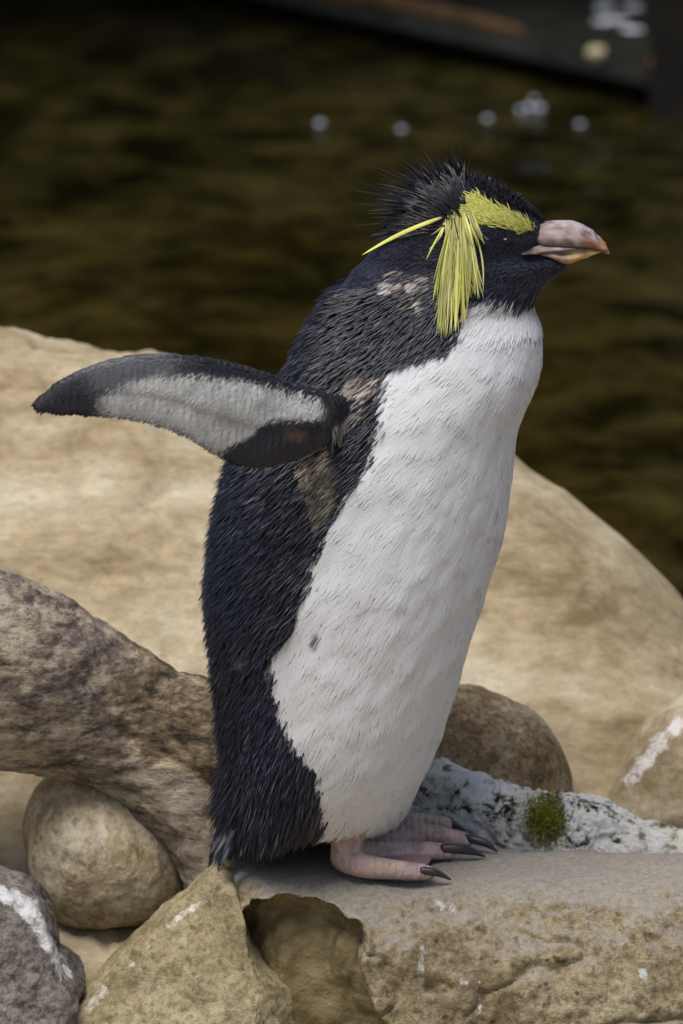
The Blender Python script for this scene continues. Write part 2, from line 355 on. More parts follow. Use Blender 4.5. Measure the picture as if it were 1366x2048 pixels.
# ---- wet ledge across the pool, rim, post
ZL = ZW + 0.065
e1, e2 = G(690, 0, ZL), G(1296, 136, ZL); ed = (e2 - e1)[:2]; ed /= np.linalg.norm(ed); en = np.array([-ed[1], ed[0]])
if en[1] < 0: en = -en
A = e1[:2] - ed * 2.5; B = e2[:2]
m = NM('wet_ledge', 0.30, 0.5); m.color(m.ramp(m.noise(7, 6, 0.65), [(0.35, (0.009, 0.010, 0.008)), (0.65, (0.032, 0.033, 0.027))])); m.bump(m.noise(20, 4, 0.6), 0.4, 0.01)
M_ledge = m.m
m = NM('rim_moss', 0.8, 0.2); m.color(m.ramp(m.noise(8, 5, 0.6), [(0.38, (0.025, 0.016, 0.007)), (0.62, (0.085, 0.045, 0.020))])); M_rim = m.m
m = NM('shaded_post', 0.85, 0.15); m.color(m.ramp(m.noise(9, 5, 0.6), [(0.35, (0.007, 0.006, 0.005)), (0.65, (0.02, 0.017, 0.012))])); M_post = m.m
def slab_poly(poly, z0, z1, name):
    bm = bmesh.new(); vs_ = [bm.verts.new((p[0], p[1], z0)) for p in poly]; f = bm.faces.new(vs_)
    r = bmesh.ops.extrude_face_region(bm, geom=[f]); bmesh.ops.translate(bm, verts=[g for g in r['geom'] if isinstance(g, bmesh.types.BMVert)], vec=(0, 0, z1 - z0))
    bmesh.ops.recalc_face_normals(bm, faces=bm.faces); bmesh.ops.bevel(bm, geom=list(bm.edges), offset=0.008, segments=2, affect='EDGES')
    me = bpy.data.meshes.new(name); bm.to_mesh(me); bm.free(); return me
ledge = link('pool_ledge', None, label='low wet ledge across the pool with rust brown rim and white splats', cat='ledge')
Bx = B + ed * 0.0
link('ledge_top', slab_poly([A, Bx, Bx + en * 2.2, A + en * 2.2], ZL - 0.03, ZL - 0.001, 'ledge_top'), M_ledge, ledge)
link('ledge_base', slab_poly([A + en * 0.12, Bx + en * 0.12 - ed * 0.05, Bx + en * 2.15 - ed * 0.05, A + en * 2.15], ZW - 0.5, ZL - 0.028, 'ledge_base'), M_post, ledge)  # dark material puts the shade below the ledge edge into the colour
rimpts = [np.append(A + ed * t + en * 0.02, ZL + 0.006) for t in np.linspace(0, np.linalg.norm(B - A) - 0.33, 30)]
rr = 0.018 + 0.010 * np.abs(np.sin(np.arange(30) * 2.3)); rr[-4:] *= [0.8, 0.6, 0.45, 0.3]
s = Soup(); s.tube(np.array(rimpts), rr, 10, 120, 1.0); link('ledge_rim', s.mesh('ledge_rim'), M_rim, ledge)
m = NM('rust', 0.8, 0.3); m.color(m.ramp(m.noise(30, 4, 0.6), [(0.35, (0.16, 0.05, 0.015)), (0.65, (0.36, 0.13, 0.04))]))
cpt = np.append(B - ed * 0.012 + en * 0.03, ZL)
s = Soup(); s.tube(np.array([cpt + [0, 0, 0.004], cpt + np.append(en, 0) * 0.25 + [0, 0, 0.004]]), [0.016, 0.012], 8, 14); link('corner_angle', s.mesh('corner_angle'), m.m, ledge)
post_c = B + np.array([0.037, 0.01]); s = Soup()
s.rings(np.stack([np.array([[post_c[0] + a * 0.032, post_c[1] + b * 0.05, z] for a, b in ((-1, -1), (1, -1), (1, 1), (-1, 1))]) for z in np.linspace(-0.6, 2.4, 12)]))
me = s.mesh('post'); me.polygons.foreach_set('use_smooth', np.zeros(len(me.polygons), bool))
link('pool_post', me, M_post, label='dark upright post standing in the pool at the end of the ledge', cat='post')

m = NM('ripple_glint', 0.25, 0.6); m.color(m.ramp(m.noise(300, 3, 0.6), [(0.3, (0.48, 0.52, 0.66)), (0.7, (0.66, 0.70, 0.84))])); M_glint = m.m
m = NM('splat', 0.7, 0.3); m.color(m.ramp(m.noise(60, 4, 0.6), [(0.35, (0.42, 0.45, 0.50)), (0.6, (0.72, 0.75, 0.82))])); M_splat = m.m
def lump(c, r, flat=0.5, seed=0, amp=0.3, sub=3):
    bm = bmesh.new(); bmesh.ops.create_icosphere(bm, subdivisions=sub, radius=1.0)
    v = np.array([x.co for x in bm.verts]); d = 1 + amp * fbm(v, 1.3, 3, seed); v = v * d[:, None] * np.asarray(r) * [1, 1, flat] + c
    for x, q in zip(bm.verts, v): x.co = q
    for f in bm.faces: f.smooth = True
    me = bpy.data.meshes.new('lump'); bm.to_mesh(me); bm.free(); return me
ripple_glint = [(640, 246, .010, 'pale lump standing for a ripple glint on open brown water'), (803, 258, .0085, 'pale lump standing for a ripple glint above the penguin crest'),
        (975, 237, .0085, 'pale lump standing for a ripple glint beside the loose group'), (1160, 248, .0085, 'pale lump standing for a ripple glint below the dark post'),
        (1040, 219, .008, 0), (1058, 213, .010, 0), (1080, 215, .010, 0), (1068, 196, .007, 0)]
for i, (fx, fy, r, lb) in enumerate(ripple_glint):  # pale lumps stand in for light glinting on the ripples
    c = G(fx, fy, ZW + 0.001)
    link('glint_lump', lump(c, r * 0.68, 0.35, i, 0.25), M_glint, label=lb or 'small pale lump standing for a ripple glint in the group near the ledge', cat='glint', group='ripple glints on the pool')
for i, (fx, fy, r) in enumerate([(1210, 14, .017), (1266, 15, .016), (1205, 43, .016), (1232, 40, .020), (1266, 59, .017)]):
    link('splat', lump(G(fx, fy, ZL), r, 0.12, 20 + i, 0.35), M_splat, ledge)
m = NM('pale_pebble', 0.6, 0.3); m.color(m.ramp(m.noise(60, 4, 0.6), [(0.35, (0.28, 0.25, 0.13)), (0.65, (0.46, 0.42, 0.26))]))
link('pebble', lump(G(1192, 107, ZL + 0.009), 0.015, 0.8, 40, 0.25), m.m, label='pale yellow pebble lying on the edge of the wet ledge', cat='pebble')

# ================================================================== ROCKS
def paint_stain(me, stain, red=None):
    v = coords(me); px, py = proj(v); g = np.zeros(len(v))
    for poly, soft, amt in stain: g = np.maximum(g, amt * smooth((poly_dist(px, py, poly) + soft) / (2 * soft)))
    g *= v[:, 1] < 0.5; set_col(me, np.stack([g * 0 if red is None else red, g, g * 0], 1))
def blob(name, outline, y, df, db, mat, nz, p=2.0, nth=260, nph=120, label=None, cat='rock', ctr=None, group=None, stain=(), facets=()):
    """Boulder: a star-shaped side outline given real depth in front of and behind its mid plane, then weathered."""
    o = np.asarray(outline, float); o3 = P(o[:, 0], o[:, 1], y); o2 = o3[:, [0, 2]]
    c = o2.mean(0) if ctr is None else P(np.array(ctr[0]), np.array(ctr[1]), y)[[0, 2]]
    cl = np.vstack([o2[-2:], o2, o2[:2]]); dn = dense(cl, len(cl) * 24) - c
    th = np.arctan2(dn[:, 1], dn[:, 0]); rad = np.hypot(dn[:, 0], dn[:, 1]); k = np.argsort(th); th, rad = th[k], rad[k]
    tt = np.linspace(-np.pi, np.pi, nth, endpoint=False)
    Rr = np.interp(tt, np.concatenate([th - 2 * np.pi, th, th + 2 * np.pi]), np.tile(rad, 3))
    ph = np.linspace(-np.pi / 2 * 0.985, np.pi / 2 * 0.985, nph)
    cs = np.abs(np.cos(ph)) ** (2 / p); sn = np.sign(np.sin(ph)) * np.abs(np.sin(ph)) ** (2 / p)
    yy = y + np.where(sn < 0, sn * df, sn * db)
    R = np.stack([c[0] + cs[:, None] * (Rr * np.cos(tt))[None], np.repeat(yy[:, None], nth, 1), c[1] + cs[:, None] * (Rr * np.sin(tt))[None]], -1)
    s = Soup(); s.rings(R); me = outward(s.mesh(name))
    if facets:                                   # split faces: flatten the boulder against a few planes
        vv = coords(me); c3 = np.array([c[0], y, c[1]])
        for fn, fd_ in facets:
            fn = np.array(fn, float); fn /= np.linalg.norm(fn); e = (vv - c3) @ fn - fd_ + 0.004 * fbm(vv, 16, 3, 91); vv = vv - fn * (np.maximum(e, 0) * 0.93)[:, None]
        set_coords(me, vv)
    displace(me, nz); paint_stain(me, stain)
    return link(name, me, mat, label=label, cat=cat, group=group)
def rock_noise(a1, s1, a2, s2, seed, a3=0.0, s3=120):
    return lambda v: a1 * fbm(v, s1, 3, seed) + a2 * fbm(v, s2, 4, seed + 1) + (a3 * fbm(v, s3, 3, seed + 2) if a3 else 0)

# ---- the flat-topped rock the penguin stands on, with a hollow broken into its face
prof = dense(np.array([[.055, -.34], [.058, -.15], [.056, -.04], [.050, -.008], [.036, -.001], [-.02, 0], [-.055, -.0015], [-.082, -.009], [-.104, -.026], [-.119, -.052], [-.128, -.10], [-.126, -.2], [-.12, -.34]]), 900)
ds = np.concatenate([[0], np.cumsum(np.linalg.norm(np.diff(prof, axis=0), axis=1))]); si = np.linspace(0, ds[-1], 420)
prof = np.column_stack([np.interp(si, ds, prof[:, 0]), np.interp(si, ds, prof[:, 1])])
xs = np.linspace(P(np.array(448.), np.array(1750.))[0], 0.42, 340)
sh = smooth((xs - xs[0]) / 0.05); end = np.sqrt(np.clip((xs - xs[0]) / 0.02, 0.02, 1))
R = np.empty((340, 420, 3)); R[:, :, 0] = xs[:, None]
R[:, :, 1] = prof[None, :, 0] * (0.55 + 0.45 * sh)[:, None] - 0.0; R[:, :, 2] = prof[None, :, 1] - 0.012 * (1 - end)[:, None]
R[:, :, 2] -= 0.013 * smooth((R[:, :, 1] + 0.005) / 0.05) * smooth((R[:, :, 0] - 0.085) / 0.05)
v = R.reshape(-1, 3); px, py = proj(v); front = np.tile(np.arange(420) > 210, 340)
HOL = [(380, 1850), (470, 1822), (505, 1800), (560, 1786), (640, 1790), (690, 1822), (718, 1856), (732, 1890), (722, 1930), (728, 1965), (745, 1995), (790, 2060), (820, 2350), (380, 2350)]
wob = 16 * fbm(v, 42, 4, 9, 0.6)
dh = poly_dist(px, py, HOL) + wob
cr = np.abs(fbm(v * [0.7, 1, 1.5], 11, 3, 15)); lump_f = 0.0085 * fbm(v, 13, 3, 5) + 0.0065 * fbm(v, 34, 4, 6) - 0.004 * np.exp(-(cr / 0.035) ** 2) * smooth((fbm(v, 7, 2, 16) + 0.1) / 0.2) + 0.0012 * fbm(v, 120, 3, 7)
topw = np.clip((v[:, 2] + 0.012) / 0.012, 0, 1) * (v[:, 1] > -0.09); amp = 1 - 0.86 * topw
n_out = np.zeros_like(v); 
dprof = np.gradient(prof, axis=0); nn = np.column_stack([-dprof[:, 1], dprof[:, 0]]); nn /= np.linalg.norm(nn, axis=1)[:, None]
if nn[210, 1] < 0: nn = -nn
n_out[:, 1:] = np.tile(nn, (340, 1)); hol = smooth(dh / 9) * front
v += n_out * (lump_f * amp * (1 - 0.75 * hol))[:, None]
v[:, 1] += hol * (0.036 + 0.022 * smooth(dh / 90)) + 0.006 * hol * fbm(v, 9, 2, 31)
lip = np.exp(-((dh + 8) / 9) ** 2) * front * (py > 1800) ; v[:, 1] -= 0.004 * lip
me = mesh_np('flat_rock', v, grid_faces(340, 420)); nzz = normals(me).reshape(340, 420, 3)[170, 180, 2]
if nzz < 0: me.flip_normals()
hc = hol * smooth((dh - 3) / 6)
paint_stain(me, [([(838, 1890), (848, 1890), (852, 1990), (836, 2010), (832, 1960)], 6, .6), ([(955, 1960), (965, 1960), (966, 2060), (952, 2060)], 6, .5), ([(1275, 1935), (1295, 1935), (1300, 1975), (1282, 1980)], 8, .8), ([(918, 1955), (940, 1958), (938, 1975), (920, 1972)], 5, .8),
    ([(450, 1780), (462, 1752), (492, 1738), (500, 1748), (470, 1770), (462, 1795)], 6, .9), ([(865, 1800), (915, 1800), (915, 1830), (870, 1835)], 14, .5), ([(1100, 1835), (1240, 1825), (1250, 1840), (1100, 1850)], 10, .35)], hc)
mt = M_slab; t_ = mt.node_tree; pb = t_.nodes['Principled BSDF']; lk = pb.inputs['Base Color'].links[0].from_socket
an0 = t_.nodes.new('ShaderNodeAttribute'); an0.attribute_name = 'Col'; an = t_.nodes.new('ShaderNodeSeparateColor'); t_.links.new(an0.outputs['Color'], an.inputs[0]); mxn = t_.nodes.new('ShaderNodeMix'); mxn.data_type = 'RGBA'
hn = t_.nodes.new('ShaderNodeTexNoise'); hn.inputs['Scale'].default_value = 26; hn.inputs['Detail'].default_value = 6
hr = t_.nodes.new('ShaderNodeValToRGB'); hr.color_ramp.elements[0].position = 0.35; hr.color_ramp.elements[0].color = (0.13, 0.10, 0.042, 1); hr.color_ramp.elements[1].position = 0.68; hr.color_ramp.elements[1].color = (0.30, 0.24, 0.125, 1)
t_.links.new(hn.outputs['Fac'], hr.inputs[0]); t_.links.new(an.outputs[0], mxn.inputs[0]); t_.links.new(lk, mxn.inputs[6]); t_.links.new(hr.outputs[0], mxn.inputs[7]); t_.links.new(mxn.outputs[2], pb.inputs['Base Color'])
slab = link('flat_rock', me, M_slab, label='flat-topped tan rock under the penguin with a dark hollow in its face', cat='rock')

blob('pointed_rock', [(440, 1756), (464, 1776), (480, 1833), (500, 1895), (556, 1945), (606, 1988), (630, 2060), (640, 2200), (400, 2330), (40, 2280), (85, 2110), (135, 2035), (225, 1930), (300, 1858), (345, 1824), (385, 1796), (415, 1768)],
     -0.050, 0.060, 0.07, M_lobe, rock_noise(0.006, 10, 0.004, 36, 23, 0.0012), 4.2, facets=[((-0.30, -0.85, 0.42), 0.040), ((0.80, -0.60, 0.15), 0.066), ((-0.62, -0.35, 0.72), 0.072)], stain=[([(440, 1775), (446, 1782), (350, 1855), (300, 1885), (290, 1870), (380, 1805)], 12, .6), ([(205, 1965), (235, 1985), (200, 2010), (170, 2030), (165, 2010)], 16, .7), ([(250, 1930), (300, 1880), (310, 1890), (262, 1945)], 14, .5)], ctr=(400, 2060), label='pointed yellowish rock with white scrapes beside the hollow of the flat rock')
blob('round_boulder', [(47, 1660), (60, 1605), (100, 1560), (170, 1535), (260, 1560), (330, 1620), (370, 1700), (372, 1770), (330, 1815), (250, 1832), (180, 1836), (115, 1815), (65, 1760)],
     0.10, 0.075, 0.08, M_round, rock_noise(0.006, 11, 0.003, 40, 31), 2.4, stain=[([(195, 1590), (215, 1600), (222, 1700), (205, 1770), (192, 1720)], 16, .7), ([(60, 1600), (110, 1590), (120, 1640), (80, 1650)], 20, .5)], label='rounded tan boulder tucked under the driftwood limb')
blob('grey_rock', [(-160, 1800), (-60, 1755), (0, 1775), (60, 1800), (98, 1860), (115, 1930), (165, 1985), (150, 2060), (140, 2200), (0, 2260), (-200, 2230), (-260, 2000)],
     -0.06, 0.06, 0.08, M_grey, rock_noise(0.008, 14, 0.006, 44, 41, 0.0014), 3.4, facets=[((0.25, -0.9, 0.3), 0.042), ((0.75, -0.35, 0.55), 0.062)], stain=[([(-60, 1750), (10, 1765), (75, 1800), (110, 1880), (150, 1960), (120, 1960), (80, 1890), (40, 1830), (0, 1810), (-60, 1790)], 14, 1.0)], label='rough grey rock with a white crust beside the pointed yellowish rock')
blob('brown_boulder', [(700, 1590), (720, 1480), (800, 1400), (900, 1378), (975, 1388), (1050, 1420), (1105, 1470), (1138, 1530), (1147, 1590), (1140, 1650), (1080, 1720), (900, 1760), (760, 1710)],
     0.17, 0.07, 0.08, M_brown, rock_noise(0.004, 11, 0.0025, 40, 51), 2.2, label='smooth round brown boulder behind the white crusted rock')
lich = blob('crusted_rock', [(740, 1690), (790, 1615), (835, 1545), (880, 1506), (930, 1522), (1000, 1550), (1080, 1583), (1150, 1598), (1220, 1605), (1280, 1640), (1366, 1662), (1480, 1690), (1560, 1740), (1500, 1850), (1100, 1880), (800, 1850)],
     0.115, 0.040, 0.04, M_lichen, rock_noise(0.004, 16, 0.0035, 60, 61, 0.0022, 150), 2.6, 420, 150, ctr=(1060, 1720), label='low rock crusted white and black behind the penguin feet')
blob('streaked_boulder', [(1180, 1640), (1235, 1545), (1300, 1450), (1366, 1405), (1470, 1380), (1580, 1440), (1640, 1560), (1600, 1700), (1400, 1760), (1230, 1720)],
     0.21, 0.06, 0.10, stone('streak_stone', (0.18, 0.127, 0.064), (0.355, 0.28, 0.168), (0.52, 0.45, 0.325), 7, 0.2, 0.72, (0.66, 0.62, 0.58), 0.5, (1, 1, 1), (0, 0, 0), 12, None, 160, 0.85, True), rock_noise(0.008, 9, 0.003, 30, 71), 2.0, stain=[([(1240, 1560), (1290, 1490), (1350, 1430), (1390, 1420), (1390, 1460), (1320, 1510), (1265, 1580)], 22, .9)], label='tan boulder with white streaks at the foot of the pale bank', cat='boulder')

# ---- driftwood limb
s = Soup()
def tp(l): return np.array([P(np.array(float(a)), np.array(float(b)), c) for a, b, c, r in l]), np.array([r / 2800. for a, b, c, r in l])
s.tube(*tp([(-420, 1230, .05, 225), (-200, 1290, .06, 220), (0, 1348, .07, 200), (140, 1400, .08, 168), (260, 1455, .085, 150), (370, 1530, .08, 150), (440, 1610, .07, 140), (470, 1710, .06, 120), (480, 1800, .05, 110)]), m=40, n=90)
s.tube(*tp([(300, 1440, .09, 110), (430, 1465, .10, 112), (560, 1500, .12, 105), (700, 1540, .14, 95)]), m=32, n=40)
s.tube(*tp([(380, 1440, .060, 95), (432, 1490, .045, 85)]), m=24, n=10)
me = remesh(s.mesh('driftwood'), 0.0028, 6)
def wn(v):
    ang = v @ np.array([0.45, 0.2, 0.9]); return 0.007 * fbm(v, 9, 3, 81) + 0.003 * fbm(v * [0.6, 1, 1.6], 30, 4, 82) - 0.0015 * np.exp(-(fbm(v * [0.7, 1, 1.8], 24, 3, 85) / 0.06) ** 2) + 0.0015 * fbm(v, 140, 3, 83)
displace(me, wn)
link('driftwood_limb', me, M_wood, label='thick weathered brown driftwood limb bending down behind the penguin', cat='driftwood')

# ================================================================== PENGUIN
peng = link('penguin', None, label='crested penguin with yellow plumes in profile, one flipper raised, on flat rock', cat='penguin')
pc = G(np.array(720.), np.array(1725.), 0.0); peng.location = (pc[0], 0, 0); bpy.context.view_layer.update()
ORG = np.array([pc[0], 0, 0])
def child(name, me, mat, parent=peng, kind=None):
    o = link(name, me, mat, parent, kind=kind); o.matrix_parent_inverse = peng.matrix_world.inverted() if parent is peng else parent.matrix_parent_inverse.copy()
    if parent is not peng: o.matrix_parent_inverse.identity()
    return o
# side outline: py, back px, front px, half width (m)
ROWS = np.array([
    (352, 905, 950, .006), (358, 885, 972, .014), (368, 866, 992, .020), (385, 842, 1020, .0275), (412, 815, 1052, .0345), (440, 794, 1080, .039), (470, 771, 1092, .0415), (500, 747, 1098, .043),
    (520, 728, 1134, .044), (540, 704, 1124, .0455), (560, 686, 1102, .0475), (580, 668, 1082, .051), (603, 646, 1068, .0545), (625, 630, 1070, .059), (650, 616, 1078, .064), (700, 590, 1081, .073),
    (740, 574, 1076, .079), (780, 548, 1064, .084), (820, 520, 1045, .088), (850, 502, 1034, .091), (900, 475, 1028, .095), (950, 455, 1024, .098), (1000, 440, 1017, .101), (1050, 428, 1006, .103),
    (1100, 418, 993, .105), (1150, 413, 979, .106), (1200, 413, 964, .107), (1250, 417, 949, .107), (1300, 423, 934, .106), (1350, 429, 918, .105), (1400, 433, 902, .103), (1450, 437, 886, .100),
    (1500, 442, 866, .094), (1550, 444, 844, .085), (1590, 446, 825, .075), (1615, 452, 810, .064), (1635, 464, 785, .050), (1647, 485, 740, .032), (1653, 515, 690, .012)], float)
ROWS[:, 1] += np.interp(ROWS[:, 0], [500, 560, 620, 740, 800, 950, 1100, 1500, 1600], [0, 8, 14, 10, 4, 6, 10, 8, 4])
D = dense(ROWS, 260); a0 = P(D[:, 1], D[:, 0]); b0 = P(D[:, 2], D[:, 0])
th = np.linspace(0, 2 * np.pi, 96, endpoint=False); ct, st = np.cos(th), np.sin(th)
headw = smooth((600 - D[:, 0]) / 90)
xc = (a0[:, 0] + b0[:, 0]) / 2; ax = (b0[:, 0] - a0[:, 0]) / 2
tt = ct[None].repeat(len(D), 0)
pw = np.where(tt > 0, 2 - 0.45 * headw[:, None], 2.0); ex = np.where(tt > 0, 0.5 + 0.32 * headw[:, None], 0.5)
yy = D[:, 3:4] * (1 - np.minimum(np.abs(tt), 1) ** pw) ** ex * np.sign(st)[None]
R = np.stack([xc[:, None] + ax[:, None] * tt, yy, a0[:, 2:3].repeat(96, 1)], -1)
S = Soup(); S.rings(R[::-1])
# near flipper, raised backwards: px, top py, bottom py
FL = np.array([(735, 790, 850), (700, 792, 868), (668, 788, 885), (640, 780, 900), (600, 766, 920), (560, 752, 930), (520, 738, 934), (480, 727, 930), (440, 717, 911), (400, 711, 886), (350, 706, 862), (300, 704, 847), (250, 710, 838), (200, 722, 833), (150, 742, 830), (115, 761, 828), (90, 781, 826), (74, 795, 820), (66, 803, 812)], float)
FY = np.interp(FL[:, 0], [60, 400, 640, 735], [-.150, -.135, -.103, -.035]); FT = np.interp(FL[:, 0], [60, 80, 200, 500, 640, 735], [.0022, .003, .0045, .008, .010, .009])
FD = dense(np.column_stack([FL, FY, FT]), 90)
def lens(up, lo, T, m=28):
    a = np.linspace(0, 2 * np.pi, m, endpoint=False); c = (up + lo) / 2; h = (up - lo) / 2
    # leading (upper) edge is blunt, trailing edge thin
    t = np.sin(a) * (1 + 0.0 * a); k = np.cos(a) * np.where(t > -0.2, 1, 0.75)
    return c[:, None] + h[:, None] * t[None, :, None] + np.array([0, 1.0, 0.05])[None, None] * (T[:, None] * k[None])[..., None]
up = P(FD[:, 0], FD[:, 1], FD[:, 3]); lo = P(FD[:, 0], FD[:, 2], FD[:, 3] - 0.006)
S.rings(lens(up, lo, FD[:, 4]))
# far flipper, hanging along the far side
ff = dense(np.array([(0.005, .070, .30, .030, .010), (-.005, .098, .26, .033, .010), (-.022, .118, .20, .030, .008), (-.04, .124, .14, .024, .006), (-.05, .122, .10, .012, .004), (-.053, .121, .09, .004, .002)]), 50)
a = np.linspace(0, 2 * np.pi, 24, endpoint=False)
S.rings(np.stack([ff[:, 0:1] + ff[:, 3:4] * np.cos(a), ff[:, 1:2] + ff[:, 4:5] * np.sin(a), ff[:, 2:3] + 0 * a[None]], -1))
# feet: toes as tapered chains on the rock, webs between
TOES = []
def toe(l):                                     # px, py, height of axis, radius
    pts = np.array([G(np.array(float(p)), np.array(float(q)), h) for p, q, h, r in l]); rad = np.array([r for *_, r in l]); TOES.append((pts, rad)); S.tube(pts, rad, 14, 30); return pts
n_out = toe([(688, 1715, .012, .0105), (725, 1731, .0105, .0092), (780, 1739, .0085, .0078), (835, 1744, .0072, .0068), (856, 1746, .0062, .0058)])
n_mid = toe([(690, 1700, .015, .0105), (745, 1703, .012, .0088), (810, 1702, .0095, .0076), (865, 1702, .0082, .0070), (898, 1704, .0068, .0060)])
n_inn = toe([(695, 1690, .015, .0100), (750, 1684, .0120, .0080), (800, 1680, .0090, .0068), (836, 1680, .0075, .0060)])
f_inn = toe([(735, 1660, .015, .0095), (790, 1660, .0125, .0080), (830, 1662, .0105, .0072), (856, 1667, .0080, .0060)])
f_mid = toe([(740, 1650, .016, .0095), (830, 1664, .012, .0080), (890, 1674, .0095, .0072), (930, 1682, .0075, .0062)])
f_out = toe([(740, 1640, .016, .0095), (830, 1645, .011, .0075), (890, 1650, .009, .0065)])
def web(A_, B_, k):
    a_, b_ = dense(A_, 20), dense(B_, 20); n = int(20 * k); a_, b_ = a_[:n], b_[:n]; lerp = np.linspace(0, 1, 10)
    mid = a_[:, None] * (1 - lerp)[None, :, None] + b_[:, None] * lerp[None, :, None]; mid[:, :, 2] -= 0.0022 * np.sin(lerp * np.pi)[None]
    top = mid + [0, 0, .0018]; bot = mid - [0, 0, .0028]; S.rings(np.concatenate([top, bot[:, ::-1]], 1))
web(n_out, n_mid, 0.80); web(n_mid, n_inn, 0.7); web(f_inn, f_mid, 0.7); web(f_mid, f_out, 0.7)
for l in ([(700, 1640, -.048, .0135), (694, 1690, -.048, .0118), (692, 1712, -.050, .0112), (700, 1722, -.052, .010)], [(730, 1600, .048, .0130), (735, 1640, .048, .0115), (742, 1662, .046, .0105)]):
    pts = np.array([P(np.array(float(p)), np.array(float(q)), y) for p, q, y, r in l]); rad = np.array([r for *_, r in l]); TOES.append((pts, rad)); S.tube(pts, rad, 16, 24)
body_me = remesh(S.mesh('body'), 0.0021, 3)
BV = coords(body_me); BN = normals(body_me)
def puff(v):                                     # soft ruffles of the breast and flank
    u = np.column_stack([v[:, 0] * 0.8 - v[:, 2] * 0.55, v[:, 1], (v[:, 0] * 0.55 + v[:, 2] * 0.8) * 0.42]); k = smooth((v[:, 2] - 0.05) / 0.03) * smooth((0.40 - v[:, 2]) / 0.03) * (v[:, 0] > -0.12)
    return k * (0.0014 * fbm(u, 62, 2, 71) + 0.002 * fbm(v, 20, 2, 72))
displace(body_me, puff); BV = coords(body_me); BN = normals(body_me)
def foot_dist(v):
    d = np.full(len(v), 9.0)
    for pts, rad in TOES:
        q = dense(np.column_stack([pts, rad]), 24)
        for c in q: d = np.minimum(d, np.linalg.norm(v - c[:3], axis=1) - c[3])
    return d
EDGE = np.array([(560, 1010), (592, 985), (600, 950), (620, 935), (650, 922), (680, 916), (700, 892), (715, 842), (730, 800), (745, 778), (770, 772), (800, 765), (850, 757), (900, 748), (940, 735), (975, 704), (1000, 692), (1040, 672), (1080, 650), (1130, 632), (1180, 616), (1220, 602), (1260, 582), (1290, 556), (1320, 543), (1370, 545), (1420, 560), (1460, 576), (1500, 602), (1540, 626), (1580, 638), (1640, 646), (1700, 650)], float)
FLP = np.vstack([FL[2:, [0, 1]], FL[2:, [0, 2]][::-1]])
PATCH = [([(685, 772), (700, 745), (740, 738), (768, 742), (765, 770), (740, 790), (705, 790)], (0.32, 0.28, 0.24)),
         ([(600, 930), (640, 895), (672, 880), (688, 920), (690, 985), (672, 1030), (640, 1058), (622, 1020), (612, 970)], (0.23, 0.20, 0.155)),
         ([(655, 858), (700, 832), (740, 800), (748, 815), (715, 845), (672, 880)], (0.24, 0.22, 0.20)),
         ([(762, 566), (790, 545), (830, 545), (866, 555), (868, 600), (850, 622), (815, 605)], (0.42, 0.37, 0.34)),
         ([(484, 1268), (494, 1268), (500, 1320), (488, 1320)], (0.10, 0.08, 0.065))]
def is_flip(v):
    px, py = proj(v); return (poly_dist(px, py, FLP) > -14) & (v[:, 1] < -0.088) & (px < 665) & ((px < 440) | (v[:, 1] < np.interp(px, [60, 400, 640, 735], [-.150, -.135, -.103, -.035]) + np.interp(px, [440, 660], [0.03, 0.016])))
